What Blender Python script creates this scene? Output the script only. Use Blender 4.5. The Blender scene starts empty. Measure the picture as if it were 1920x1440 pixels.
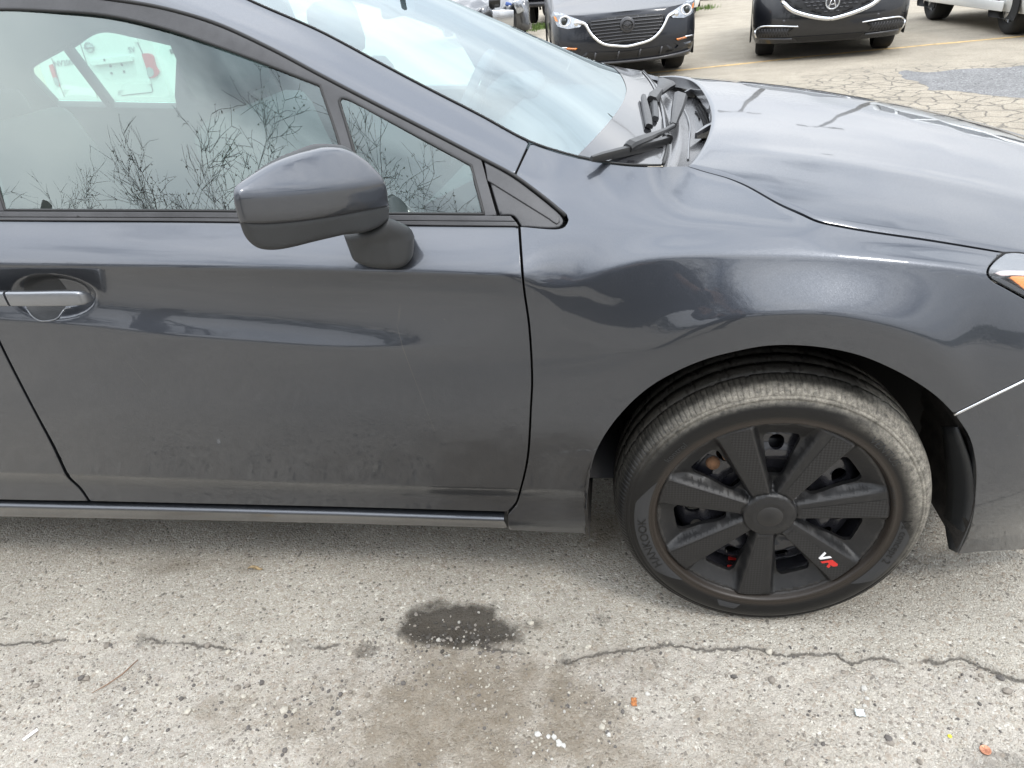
import bpy, bmesh, math, random
import numpy as np
from mathutils import Vector, Matrix
from mathutils.geometry import delaunay_2d_cdt

random.seed(7); RNG = np.random.default_rng(7)
SC = bpy.context.scene
COL = SC.collection

# ------------------------------------------------------------------ camera
F_PX, PITCH, ROLL, YAW = 1339.2, math.radians(29.901), math.radians(-5.893), math.radians(-10.318)
CAM = np.array([-0.2902, -1.1737, 1.3109])
def cam_axes():
    fw = np.array([math.sin(YAW)*math.cos(PITCH), math.cos(YAW)*math.cos(PITCH), -math.sin(PITCH)])
    r = np.array([math.cos(YAW), -math.sin(YAW), 0.0]); u = np.cross(r, fw)
    c, s = math.cos(ROLL), math.sin(ROLL)
    return np.array([c*r+s*u, -s*r+c*u, fw])
CR = cam_axes()
cd = bpy.data.cameras.new('camera'); cam = bpy.data.objects.new('camera', cd); COL.objects.link(cam)
cd.sensor_width = 36.0; cd.lens = 36.0*F_PX/1920.0; cd.clip_start = 0.02; cd.clip_end = 3000
cam.matrix_world = Matrix(((CR[0][0], CR[1][0], -CR[2][0], CAM[0]), (CR[0][1], CR[1][1], -CR[2][1], CAM[1]),
                           (CR[0][2], CR[1][2], -CR[2][2], CAM[2]), (0, 0, 0, 1)))
SC.camera = cam

# ------------------------------------------------------------------ sky, sun, exposure
SUN_TO = Vector((0.62, -0.50, 1.0)).normalized()          # towards the sun
SUN_EL = math.asin(SUN_TO.z); SUN_ROT = math.atan2(SUN_TO.x, SUN_TO.y)
W = bpy.data.worlds.new('World'); SC.world = W; W.use_nodes = True
nt = W.node_tree; nt.nodes.clear()
def N(t, kind, **kw):
    n = t.nodes.new(kind)
    for k, v in kw.items():
        if k.startswith('i_'):
            n.inputs[k[2:].replace('_', ' ')].default_value = v
        else: setattr(n, k, v)
    return n
def L(t, a, b): t.links.new(a, b)
sky = N(nt, 'ShaderNodeTexSky', sky_type='NISHITA', sun_disc=False, sun_elevation=SUN_EL, sun_rotation=SUN_ROT, air_density=1.0, dust_density=1.5)
tc = N(nt, 'ShaderNodeTexCoord')
mp = N(nt, 'ShaderNodeMapping'); mp.inputs['Scale'].default_value = (1.0, 1.6, 2.6); mp.inputs['Rotation'].default_value = (0.0, 0.0, 0.5); L(nt, tc.outputs['Generated'], mp.inputs['Vector'])
n1 = N(nt, 'ShaderNodeTexNoise', i_Scale=1.3, i_Detail=7.0, i_Roughness=0.55, i_Distortion=0.35); L(nt, mp.outputs[0], n1.inputs['Vector'])
n2 = N(nt, 'ShaderNodeTexNoise', i_Scale=2.6, i_Detail=5.0, i_Roughness=0.5); L(nt, mp.outputs[0], n2.inputs['Vector'])
cr1 = N(nt, 'ShaderNodeValToRGB'); cr1.color_ramp.elements[0].position = 0.30; cr1.color_ramp.elements[1].position = 0.44; L(nt, n1.outputs['Fac'], cr1.inputs[0])
cr2 = N(nt, 'ShaderNodeValToRGB'); e = cr2.color_ramp.elements
e[0].position = 0.30; e[0].color = (15.5, 16.8, 18.8, 1); e[1].position = 0.70; e[1].color = (25.0, 25.6, 26.4, 1); L(nt, n2.outputs['Fac'], cr2.inputs[0])
# an overcast sky is about three times brighter overhead than at the horizon
sz = N(nt, 'ShaderNodeSeparateXYZ'); L(nt, tc.outputs['Generated'], sz.inputs[0])
zr = N(nt, 'ShaderNodeMapRange', i_From_Min=0.0, i_From_Max=1.0, i_To_Min=0.50, i_To_Max=2.15); L(nt, sz.outputs[2], zr.inputs[0])
cz = N(nt, 'ShaderNodeVectorMath', operation='SCALE'); L(nt, cr2.outputs[0], cz.inputs[0]); L(nt, zr.outputs[0], cz.inputs['Scale'])
mx = N(nt, 'ShaderNodeMix', data_type='RGBA'); L(nt, cr1.outputs[0], mx.inputs['Factor']); L(nt, sky.outputs[0], mx.inputs[6]); L(nt, cz.outputs[0], mx.inputs[7])
bg = N(nt, 'ShaderNodeBackground', i_Strength=0.094); L(nt, mx.outputs[2], bg.inputs[0])
wo = N(nt, 'ShaderNodeOutputWorld'); L(nt, bg.outputs[0], wo.inputs[0])
sd = bpy.data.lights.new('sun', 'SUN'); sd.energy = 1.6; sd.angle = math.radians(11); sd.color = (1.0, 0.95, 0.88)
so = bpy.data.objects.new('sun', sd); COL.objects.link(so); so.rotation_euler = SUN_TO.to_track_quat('Z', 'Y').to_euler(); so.location = (6, -4, 10)
SC.view_settings.view_transform = 'Standard'; SC.view_settings.look = 'None'; SC.view_settings.exposure = -0.17; SC.view_settings.gamma = 1.0
SC.view_settings.use_curve_mapping = False

# ------------------------------------------------------------------ helpers
def ray(px, py): return np.array([(px-960)/F_PX, -(py-720)/F_PX, 1.0]) @ CR
def proj(P):
    q = CR @ (np.asarray(P, float)-CAM); return np.array([960+F_PX*q[0]/q[2], 720-F_PX*q[1]/q[2]])
def atY(px, py, Y): d = ray(px, py); return CAM+(Y-CAM[1])/d[1]*d
def atZ(px, py, Z): d = ray(px, py); return CAM+(Z-CAM[2])/d[2]*d
def tag(o, label=None, cat=None, group=None, kind=None):
    if label: o['label'] = label
    if cat: o['category'] = cat
    if group: o['group'] = group
    if kind: o['kind'] = kind
    return o
def empty(name, loc, rz, label, cat, group=None):
    o = bpy.data.objects.new(name, None); COL.objects.link(o); o.location = loc; o.rotation_euler = (0, 0, rz)
    return tag(o, label, cat, group)
def pm(o):  # world matrix of an unparented thing
    return Matrix.Translation(o.location) @ o.rotation_euler.to_matrix().to_4x4()
def mesh_obj(name, verts, faces, mat, parent=None, world=True, normals=None, smooth=True, kind=None):
    """world=True: verts are world coordinates, parent chain is undone"""
    me = bpy.data.meshes.new(name)
    me.from_pydata([tuple(v) for v in verts], [], [tuple(int(i) for i in f) for f in faces]); me.update()
    if smooth: me.polygons.foreach_set('use_smooth', [True]*len(me.polygons))
    if normals is not None: me.normals_split_custom_set_from_vertices([tuple(n) for n in normals])
    mats = mat if isinstance(mat, (list, tuple)) else [mat]
    for m in mats: me.materials.append(m)
    o = bpy.data.objects.new(name, me); COL.objects.link(o)
    if parent is not None:
        o.parent = parent
        if world:
            root = parent
            while root.parent: root = root.parent
            # parents that are meshes carry world verts, so only the root's matrix has to be undone
            if parent is root: o.matrix_parent_inverse = pm(root).inverted()
            else: o.matrix_parent_inverse = Matrix.Identity(4)
            if parent is root and root.type == 'MESH': o.matrix_parent_inverse = Matrix.Identity(4)
    if kind: o['kind'] = kind
    return o
class MB:
    def __init__(s): s.v = []; s.f = []
    def add(s, v, f):
        b = len(s.v); s.v += [tuple(p) for p in v]; s.f += [tuple(i+b for i in q) for q in f]; return s
    def box(s, c, d, M=None):
        x, y, z = [k/2 for k in d]
        v = [Vector((sx*x, sy*y, sz*z)) for sx in (-1, 1) for sy in (-1, 1) for sz in (-1, 1)]
        if M is not None: v = [M @ p for p in v]
        v = [p+Vector(c) for p in v]
        return s.add(v, [(0, 1, 3, 2), (4, 6, 7, 5), (0, 4, 5, 1), (2, 3, 7, 6), (0, 2, 6, 4), (1, 5, 7, 3)])
    def tube(s, pts, r, n=8, closed=False, flat=1.0, up=None):
        P = [Vector(p) for p in pts]; m = len(P); V = []; R = r if isinstance(r, (list, tuple)) else [r]*m
        prev = None
        for i in range(m):
            a = P[(i-1) % m] if (closed or i > 0) else P[i]; b = P[(i+1) % m] if (closed or i < m-1) else P[i]
            t = (b-a).normalized()
            if up is not None: u = Vector(up)
            elif prev is not None: u = prev
            else: u = Vector((0, 0, 1)) if abs(t.z) < 0.9 else Vector((1, 0, 0))
            x = t.cross(u).normalized(); y = x.cross(t).normalized(); prev = y
            for k in range(n):
                a_ = 2*math.pi*k/n; V.append(P[i]+x*R[i]*math.cos(a_)+y*R[i]*flat*math.sin(a_))
        F = []
        for i in range(m if closed else m-1):
            j = (i+1) % m
            for k in range(n): F.append((i*n+k, i*n+(k+1) % n, j*n+(k+1) % n, j*n+k))
        if not closed: F.append(tuple(range(n))[::-1]); F.append(tuple((m-1)*n+k for k in range(n)))
        return s.add(V, F)
    def lathe(s, prof, n=48, c=(0, 0, 0), axis='y'):
        V = []; F = []
        for i in range(n):
            a = 2*math.pi*i/n
            for (r, h) in prof:
                if axis == 'y': V.append((c[0]+r*math.cos(a), c[1]+h, c[2]+r*math.sin(a)))
                elif axis == 'x': V.append((c[0]+h, c[1]+r*math.cos(a), c[2]+r*math.sin(a)))
                else: V.append((c[0]+r*math.cos(a), c[1]+r*math.sin(a), c[2]+h))
        m = len(prof)
        for i in range(n):
            j = (i+1) % n
            for k in range(m-1): F.append((i*m+k, i*m+k+1, j*m+k+1, j*m+k))
        return s.add(V, F)
    def grid(s, P):
        nu, nv = len(P), len(P[0])
        return s.add([q for row in P for q in row], [(i*nv+j, i*nv+j+1, (i+1)*nv+j+1, (i+1)*nv+j) for i in range(nu-1) for j in range(nv-1)])
    def prism(s, poly, y0, y1, f=None):
        """closed outline of (x,z) pairs extruded along y; f maps (x,y,z) to a point"""
        n = len(poly); V = [(x, y0, z) for x, z in poly]+[(x, y1, z) for x, z in poly]
        if f: V = [f(*p) for p in V]
        return s.add(V, [tuple(range(n)), tuple(range(2*n-1, n-1, -1))]+[(i, i+n, (i+1) % n+n, (i+1) % n) for i in range(n)])
    def obj(s, name, mat, parent=None, world=True, smooth=True, bevel=0, kind=None, auto=None, recalc=True, flip=False, sub=0):
        me = bpy.data.meshes.new(name); me.from_pydata(s.v, [], s.f); me.update()
        bm = bmesh.new(); bm.from_mesh(me)
        if recalc: bmesh.ops.recalc_face_normals(bm, faces=bm.faces)
        if bevel: bmesh.ops.bevel(bm, geom=[e for e in bm.edges if len(e.link_faces) == 2 and e.calc_face_angle(0) > 0.5], offset=bevel, segments=2, affect='EDGES', profile=0.5)
        if auto is not None:
            for e in bm.edges: e.smooth = e.calc_face_angle(0) < auto if len(e.link_faces) == 2 else True
        for f in bm.faces: f.smooth = smooth
        bm.to_mesh(me); bm.free()
        me.materials.append(mat)
        o = bpy.data.objects.new(name, me); COL.objects.link(o)
        if sub:
            md = o.modifiers.new('sub', 'SUBSURF'); md.levels = sub; md.render_levels = sub
        if parent is not None:
            o.parent = parent
            if world and parent.parent is None and parent.type == 'EMPTY': o.matrix_parent_inverse = pm(parent).inverted()
        if kind: o['kind'] = kind
        return o
def catmull(P, step):
    """dense points along a smooth curve through P (any dimension)"""
    P = [np.array(p, float) for p in P]
    if len(P) == 2: 
        n = max(1, int(np.linalg.norm(P[1]-P[0])/step)); return [P[0]+(P[1]-P[0])*i/n for i in range(n+1)]
    Q = [2*P[0]-P[1]]+P+[2*P[-1]-P[-2]]; out = []
    for i in range(1, len(Q)-2):
        p0, p1, p2, p3 = Q[i-1:i+3]
        t0 = 0; t1 = t0+np.linalg.norm(p1-p0)**.5+1e-9; t2 = t1+np.linalg.norm(p2-p1)**.5+1e-9; t3 = t2+np.linalg.norm(p3-p2)**.5+1e-9
        n = max(1, int(np.linalg.norm(p2-p1)/step))
        for k in range(n):
            t = t1+(t2-t1)*k/n
            A1 = (t1-t)/(t1-t0)*p0+(t-t0)/(t1-t0)*p1; A2 = (t2-t)/(t2-t1)*p1+(t-t1)/(t2-t1)*p2; A3 = (t3-t)/(t3-t2)*p2+(t-t2)/(t3-t2)*p3
            B1 = (t2-t)/(t2-t0)*A1+(t-t0)/(t2-t0)*A2; B2 = (t3-t)/(t3-t1)*A2+(t-t1)/(t3-t1)*A3
            out.append((t2-t)/(t2-t1)*B1+(t-t1)/(t2-t1)*B2)
    out.append(P[-1]); return out
def path(*segs, step=6.0):
    """closed outline: every segment is a smooth curve, corners where segments meet"""
    out = []
    for s in segs:
        for p in catmull(s, step):
            if not out or np.linalg.norm(p-out[-1]) > step*0.15: out.append(p)
    if np.linalg.norm(out[0]-out[-1]) < step*0.3: out.pop()
    return np.array(out)
def inside(poly, pts):
    x, y = pts[:, 0], pts[:, 1]; c = np.zeros(len(pts), bool); n = len(poly); j = n-1
    for i in range(n):
        xi, yi = poly[i]; xj, yj = poly[j]
        if yi != yj:
            m = ((yi > y) != (yj > y)) & (x < (xj-xi)*(y-yi)/(yj-yi)+xi); c ^= m
        j = i
    return c
def bdist(poly, pts):
    A = poly; B = np.roll(poly, -1, 0); D = np.full(len(pts), 1e9)
    for a, b in zip(A, B):
        ab = b-a; l = ab@ab+1e-12; t = np.clip(((pts-a)@ab)/l, 0, 1); D = np.minimum(D, np.hypot(*(pts-(a+t[:, None]*ab)).T))
    return D
def area2(p): return 0.5*np.sum(p[:, 0]*np.roll(p[:, 1], -1)-np.roll(p[:, 0], -1)*p[:, 1])
def insetp(poly, d):
    e = np.roll(poly, -1, 0)-np.roll(poly, 1, 0); n = np.stack([-e[:, 1], e[:, 0]], 1); n /= np.linalg.norm(n, axis=1)[:, None]+1e-9
    return poly+n*d*(1 if area2(poly) > 0 else -1)
def tri2d(poly, holes=(), sx=.02, sz=.008, extra=None, ring=None, gfilter=None):
    """triangulated sheet over a 2D outline; returns points, triangles, boundary loops"""
    loops = [poly]+list(holes); pts = []; edges = []; lidx = []
    for lp in loops:
        b = len(pts); n = len(lp); pts += [tuple(p) for p in lp]; edges += [(b+i, b+(i+1) % n) for i in range(n)]; lidx.append(list(range(b, b+n)))
    cand = []
    if ring:
        for d in ring:
            for li, lp in enumerate(loops):
                r = insetp(lp, d if li == 0 else -d)
                ok = inside(poly, r); 
                for h in holes: ok &= ~inside(h, r)
                ok &= np.min([bdist(l, r) for l in loops], axis=0) > d*0.8
                cand.append(r[ok])
    mn, mxx = poly.min(0), poly.max(0)
    gx, gz = np.meshgrid(np.arange(mn[0], mxx[0], sx), np.arange(mn[1], mxx[1], sz)); g = np.stack([gx.ravel(), gz.ravel()], 1)
    if gfilter: g = gfilter(g)
    if extra is not None: g = np.vstack([g, extra])
    ok = inside(poly, g)
    for h in holes: ok &= ~inside(h, g)
    g = g[ok]
    if len(g):
        dm = np.min([bdist(l, g) for l in loops], axis=0); g = g[dm > max(min(sx, sz)*0.6, (ring[-1]*1.3 if ring else 0))]
        cand.append(g)
    for c in cand: pts += [tuple(p) for p in c]
    ov, oe, of, orv, _, _ = delaunay_2d_cdt([Vector(p) for p in pts], edges, [], 0, 1e-6)
    P = np.array([tuple(v) for v in ov]); T = np.array([tuple(f) for f in of if len(f) == 3])
    cen = P[T].mean(1); ok = inside(poly, cen)
    for h in holes: ok &= ~inside(h, cen)
    T = T[ok]
    m = {}
    for i, o in enumerate(orv):
        for k in o: m[k] = i
    return P, T, [[m[i] for i in l if i in m] for l in lidx]
# ------------------------------------------------------------------ materials
def mat(name):
    m = bpy.data.materials.new(name); m.use_nodes = True; return m, m.node_tree, m.node_tree.nodes['Principled BSDF']
def simple(name, col, rough=.5, metal=0.0, coat=0.0, coatr=.05, spec=None, bump=0, bscale=200.0, var=0.0, vscale=8.0, emit=None):
    m, t, b = mat(name)
    b.inputs['Base Color'].default_value = (*col, 1); b.inputs['Roughness'].default_value = rough; b.inputs['Metallic'].default_value = metal
    b.inputs['Coat Weight'].default_value = coat; b.inputs['Coat Roughness'].default_value = coatr
    if spec is not None: b.inputs['Specular IOR Level'].default_value = spec
    if emit: b.inputs['Emission Color'].default_value = (*emit[:3], 1); b.inputs['Emission Strength'].default_value = emit[3]
    o = N(t, 'ShaderNodeTexCoord').outputs['Object']
    if bump:
        n = N(t, 'ShaderNodeTexNoise', i_Scale=bscale, i_Detail=3.0); L(t, o, n.inputs['Vector'])
        bp = N(t, 'ShaderNodeBump', i_Strength=bump, i_Distance=.002); L(t, n.outputs['Fac'], bp.inputs['Height']); L(t, bp.outputs[0], b.inputs['Normal'])
    if var:
        n = N(t, 'ShaderNodeTexNoise', i_Scale=vscale, i_Detail=6.0, i_Roughness=.65); L(t, o, n.inputs['Vector'])
        r = N(t, 'ShaderNodeMapRange', i_From_Min=.3, i_From_Max=.7, i_To_Min=1-var, i_To_Max=1+var); L(t, n.outputs['Fac'], r.inputs[0])
        x = N(t, 'ShaderNodeVectorMath', operation='SCALE'); x.inputs[0].default_value = col; L(t, r.outputs[0], x.inputs['Scale']); L(t, x.outputs[0], b.inputs['Base Color'])
        r2 = N(t, 'ShaderNodeMapRange', i_From_Min=.3, i_From_Max=.7, i_To_Min=max(0, rough-.1*var*2), i_To_Max=min(1, rough+.1*var*2)); L(t, n.outputs['Fac'], r2.inputs[0]); L(t, r2.outputs[0], b.inputs['Roughness'])
    return m
def car_paint(name, col, metal=.85, rough=.33, flake=.13, dust=.16, coatr=.03, scratches=(), coat=1.0):
    m, t, b = mat(name)
    b.inputs['Metallic'].default_value = metal; b.inputs['Coat Weight'].default_value = coat; b.inputs['Coat IOR'].default_value = 1.58
    o = N(t, 'ShaderNodeTexCoord').outputs['Object']
    # metallic flake: tiny random tilt of the base layer under a smooth clear coat
    v = N(t, 'ShaderNodeTexVoronoi', i_Scale=1500.0); L(t, o, v.inputs['Vector'])
    s = N(t, 'ShaderNodeVectorMath', operation='SUBTRACT'); L(t, v.outputs['Color'], s.inputs[0]); s.inputs[1].default_value = (.5, .5, .5)
    k = N(t, 'ShaderNodeVectorMath', operation='SCALE'); k.inputs['Scale'].default_value = flake; L(t, s.outputs[0], k.inputs[0])
    g = N(t, 'ShaderNodeNewGeometry'); a = N(t, 'ShaderNodeVectorMath', operation='ADD'); L(t, g.outputs['Normal'], a.inputs[0]); L(t, k.outputs[0], a.inputs[1])
    nn = N(t, 'ShaderNodeVectorMath', operation='NORMALIZE'); L(t, a.outputs[0], nn.inputs[0]); L(t, nn.outputs[0], b.inputs['Normal'])
    # dust film: patchy, and splashed low on the body
    n = N(t, 'ShaderNodeTexNoise', i_Scale=6.0, i_Detail=8.0, i_Roughness=.7); L(t, o, n.inputs['Vector'])
    sx = N(t, 'ShaderNodeSeparateXYZ'); L(t, o, sx.inputs[0])
    lo = N(t, 'ShaderNodeMapRange', i_From_Min=.62, i_From_Max=.22, i_To_Min=.15, i_To_Max=1.0); L(t, sx.outputs[2], lo.inputs[0])
    nr = N(t, 'ShaderNodeMapRange', i_From_Min=.35, i_From_Max=.75); L(t, n.outputs['Fac'], nr.inputs[0])
    mu = N(t, 'ShaderNodeMath', operation='MULTIPLY'); L(t, lo.outputs[0], mu.inputs[0]); L(t, nr.outputs[0], mu.inputs[1])
    mu2 = N(t, 'ShaderNodeMath', operation='MULTIPLY'); mu2.inputs[1].default_value = dust; L(t, mu.outputs[0], mu2.inputs[0])
    # specks of dried dirt and a few fine scratches
    w = N(t, 'ShaderNodeTexVoronoi', i_Scale=34.0); L(t, o, w.inputs['Vector'])
    lt = N(t, 'ShaderNodeMath', operation='LESS_THAN'); lt.inputs[1].default_value = .045; L(t, w.outputs['Distance'], lt.inputs[0])
    ws = N(t, 'ShaderNodeSeparateColor'); L(t, w.outputs['Color'], ws.inputs[0])
    gt = N(t, 'ShaderNodeMath', operation='GREATER_THAN'); gt.inputs[1].default_value = .80; L(t, ws.outputs[0], gt.inputs[0])
    sp = N(t, 'ShaderNodeMath', operation='MULTIPLY'); L(t, lt.outputs[0], sp.inputs[0]); L(t, gt.outputs[0], sp.inputs[1])
    sp2 = N(t, 'ShaderNodeMath', operation='MULTIPLY'); sp2.inputs[1].default_value = .45*min(1, dust*4); L(t, sp.outputs[0], sp2.inputs[0])
    ad = N(t, 'ShaderNodeMath', operation='MAXIMUM'); L(t, mu2.outputs[0], ad.inputs[0]); L(t, sp2.outputs[0], ad.inputs[1])
    for (x0, z0, x1, z1, wd, am) in scratches:
        ln = N(t, 'ShaderNodeMapRange', i_From_Min=z0, i_From_Max=z1, i_To_Min=x0, i_To_Max=x1); L(t, sx.outputs[2], ln.inputs[0])
        df = N(t, 'ShaderNodeMath', operation='SUBTRACT'); L(t, sx.outputs[0], df.inputs[0]); L(t, ln.outputs[0], df.inputs[1]); ab = N(t, 'ShaderNodeMath', operation='ABSOLUTE'); L(t, df.outputs[0], ab.inputs[0])
        on = N(t, 'ShaderNodeMapRange', i_From_Min=wd, i_From_Max=wd*.4, i_To_Min=0, i_To_Max=am); L(t, ab.outputs[0], on.inputs[0])
        for (zz, s_) in ((z0, -1), (z1, 1)):
            g_ = N(t, 'ShaderNodeMapRange', i_From_Min=zz, i_From_Max=zz+s_*.02); L(t, sx.outputs[2], g_.inputs[0]); m_ = N(t, 'ShaderNodeMath', operation='MULTIPLY'); L(t, on.outputs[0], m_.inputs[0]); L(t, g_.outputs[0], m_.inputs[1]); on = m_
        nm = N(t, 'ShaderNodeMath', operation='MULTIPLY'); L(t, on.outputs[0], nm.inputs[0]); L(t, nr.outputs[0], nm.inputs[1]); mxx_ = N(t, 'ShaderNodeMath', operation='MAXIMUM'); L(t, ad.outputs[0], mxx_.inputs[0]); L(t, nm.outputs[0], mxx_.inputs[1]); ad = mxx_
    c = N(t, 'ShaderNodeMix', data_type='RGBA'); c.inputs[6].default_value = (*col, 1); c.inputs[7].default_value = (.14, .135, .125, 1); L(t, ad.outputs[0], c.inputs['Factor']); L(t, c.outputs[2], b.inputs['Base Color'])
    r = N(t, 'ShaderNodeMapRange', i_To_Min=rough, i_To_Max=.8); L(t, ad.outputs[0], r.inputs[0]); L(t, r.outputs[0], b.inputs['Roughness'])
    r2 = N(t, 'ShaderNodeMapRange', i_To_Min=coatr, i_To_Max=.35); L(t, ad.outputs[0], r2.inputs[0]); L(t, r2.outputs[0], b.inputs['Coat Roughness'])
    w2 = N(t, 'ShaderNodeTexNoise', i_Scale=28.0, i_Detail=2.0); L(t, o, w2.inputs['Vector'])
    bp = N(t, 'ShaderNodeBump', i_Strength=.02, i_Distance=.004); L(t, w2.outputs['Fac'], bp.inputs['Height']); L(t, bp.outputs[0], b.inputs['Coat Normal'])   # orange peel
    return m
def glass(name, tint, refl=1.0, ior=1.5, film=(.5, .55, .55), dust=.06, sheen=(1, 1, 1)):
    """a thin pane: clear tinted body with a mirror layer by Fresnel and a thin film of dust and, on the windscreen, painted haze"""
    m, t, b = mat(name); t.nodes.remove(b); out = t.nodes['Material Output']
    tr = N(t, 'ShaderNodeBsdfTransparent'); tr.inputs[0].default_value = (*tint, 1)
    gl = N(t, 'ShaderNodeBsdfGlossy', i_Roughness=.0); gl.inputs[0].default_value = (*sheen, 1)
    fr = N(t, 'ShaderNodeFresnel', i_IOR=ior)
    gb = N(t, 'ShaderNodeNewGeometry'); bi = N(t, 'ShaderNodeMapRange', i_To_Min=ior, i_To_Max=1/ior); L(t, gb.outputs['Backfacing'], bi.inputs[0]); L(t, bi.outputs[0], fr.inputs['IOR'])   # same mirror strength from both sides
    mu = N(t, 'ShaderNodeMath', operation='MULTIPLY', use_clamp=True); mu.inputs[1].default_value = refl; f1 = N(t, 'ShaderNodeMath', operation='ADD'); f1.inputs[1].default_value = 1.0; L(t, fr.outputs[0], f1.inputs[0]); f2 = N(t, 'ShaderNodeMath', operation='DIVIDE'); L(t, fr.outputs[0], f2.inputs[0]); L(t, f1.outputs[0], f2.inputs[1]); L(t, f2.outputs[0], mu.inputs[0])
    o = N(t, 'ShaderNodeTexCoord').outputs['Object']
    n = N(t, 'ShaderNodeTexNoise', i_Scale=5.0, i_Detail=8.0, i_Roughness=.7); L(t, o, n.inputs['Vector'])
    r = N(t, 'ShaderNodeMapRange', i_From_Min=.3, i_From_Max=.75, i_To_Min=dust*.4, i_To_Max=dust*1.6); L(t, n.outputs['Fac'], r.inputs[0])
    df = N(t, 'ShaderNodeBsdfDiffuse'); df.inputs[0].default_value = (*film, 1)
    m0 = N(t, 'ShaderNodeMixShader'); L(t, r.outputs[0], m0.inputs[0]); L(t, tr.outputs[0], m0.inputs[1]); L(t, df.outputs[0], m0.inputs[2])
    m1 = N(t, 'ShaderNodeMixShader'); L(t, mu.outputs[0], m1.inputs[0]); L(t, m0.outputs[0], m1.inputs[1]); L(t, gl.outputs[0], m1.inputs[2])
    L(t, m1.outputs[0], out.inputs[0]); return m
M = {}
M['paint'] = car_paint('grey_metallic_paint', (.059, .065, .077), scratches=((-.715, .76, -.672, .50, .0011, .6), (-.70, .80, -.712, .75, .003, .25), (-.655, .42, -.60, .36, .0009, .8), (-1.30, .70, -1.27, .62, .0010, .7)))
M['frame'] = simple('satin_black_trim', (.055, .055, .058), .42, bump=.25, bscale=900, var=.25, vscale=12)
M['rubber'] = simple('black_rubber', (.012, .012, .012), .55)
M['gloss'] = simple('gloss_black', (.01, .01, .012), .12, coat=.6)
M['plastic'] = simple('dark_grey_plastic', (.028, .030, .032), .45, bump=.3, bscale=1200, var=.15)
M['cowl'] = simple('cowl_plastic', (.055, .055, .058), .22, coat=.5, coatr=.12, bump=.1, bscale=700, var=.3, vscale=10)
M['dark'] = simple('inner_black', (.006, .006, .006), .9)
M['liner'] = simple('wheel_liner_felt', (.035, .031, .027), .95, bump=.8, bscale=300, var=.6, vscale=30)
M['chrome'] = simple('chrome', (.75, .76, .78), .08, metal=1.0)
M['interior'] = simple('interior_dark_grey', (.035, .035, .037), .8, bump=.08, bscale=500)
M['interior_light'] = simple('interior_light_grey', (.30, .30, .30), .85)
M['sideglass'] = glass('green_tinted_side_glass', (.66, .88, .80), 3.2, 1.52, sheen=(.90, 1.0, .97), dust=.03)
M['wsglass'] = glass('windscreen_glass', (.70, .88, .90), 1.9, 1.52, film=(.50, .66, .72), dust=.07, sheen=(.90, .99, 1.0))  # bluish film also paints in the windscreen's veiling reflection
M['mirrorglass'] = simple('mirror_glass', (.8, .8, .8), .02, metal=1.0)

# ------------------------------------------------------------------ side surface of the grey car, Y = S(X, Z)
YC = .875          # centre plane of the grey car
def hood_c(X): return np.interp(X, [-.3, -.2, -.1, .0, .1, .2, .3, .4, .5, .6, .7, .8, .9], HCZ)
HCZ = np.polyval(np.polyfit([-.25, -.1, .1, .3, .5, .7, .9], [1.010, .998, .972, .938, .893, .836, .765], 3), [-.3, -.2, -.1, .0, .1, .2, .3, .4, .5, .6, .7, .8, .9])
def dome(X, y):
    """the hood's skin as a height field"""
    q = np.minimum(np.abs(y-YC)/.76, 1.3); k = .062+.095*(X+.2)
    z = hood_c(X)-k*q**2.3-.022*q**9
    return z+.005*np.exp(-((q-.70-.05*X)/.05)**2)*np.clip((X+.15)/.3, 0, 1)
def onDome(px, py, dz=0.0):
    Z = .93
    for _ in range(50):
        P = atZ(px, py, Z); Z += .5*(float(dome(P[0], P[1]))+dz-Z)
    return atZ(px, py, Z)
def LN(pts):
    o = []
    for q in pts:
        if q[0] == 'h':
            P = onDome(q[1], q[2], -.002); o.append((P[0], P[2], P[1], q[3], q[4]))
        elif q[0] == 'w': o.append(q[1:])
        else:
            P = atY(q[0], q[1], q[2]); o.append((P[0], P[2], q[2], q[3], q[4]))
    return np.array(o, float)
L7 = LN([('w', -3, .235, .055, -.30, -.45), ('w', -.5, .205, .055, -.30, -.45), ('w', .3, .20, .055, -.3, -.4), ('w', 1.2, .2, .055, -.3, -.3)])
L6 = LN([(-500, 874, .026, -.6, -.10), (0, 886, .026, -.6, -.10), (640, 908, .026, -.6, -.10), (985, 917, .026, -.55, -.10), (1090, 922, .03, -.4, -.10), ('w', -.2, .29, .03, -.2, -.2), ('w', .3, .30, .02, -.25, -.25), ('w', 1.2, .30, .02, -.25, -.25)])
L5 = LN([('w', -3, .60, .0, -.02, -.02), ('w', -.7, .58, .0, -.02, -.02), ('w', -.4, .55, .0, -.02, -.02), ('w', -.2, .53, -.006, 0, 0), ('w', .2, .53, -.008, .0, .0), ('w', .5, .52, -.005, 0, 0), ('w', 1.2, .5, 0, 0, 0)])
L4 = LN([(-500, 575, -.006, -.04, .40), (0, 600, -.006, -.04, .42), (167, 612, -.006, -.04, .44), (300, 627, -.006, -.04, .46), (500, 643, -.006, -.04, .46), (633, 652, -.005, -.03, .40), (760, 652, -.003, .01, .26), (850, 648, -.001, .04, .13), (960, 648, .002, .05, .05),
         (1100, 656, .001, .05, .06), (1200, 655, -.007, .02, .12), (1267, 633, -.013, .0, .25), (1333, 610, -.018, -.02, .42), (1407, 593, -.022, -.02, .55), (1480, 588, -.023, -.02, .60), (1535, 588, -.023, -.02, .60), (1629, 602, -.022, -.02, .52), (1723, 635, -.020, -.02, .38), (1794, 687, -.017, -.02, .25), (1841, 739, -.012, 0, .12), ('w', .48, .60, -.004, 0, .05), ('w', 1.2, .58, 0, .05, .05)])
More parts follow.
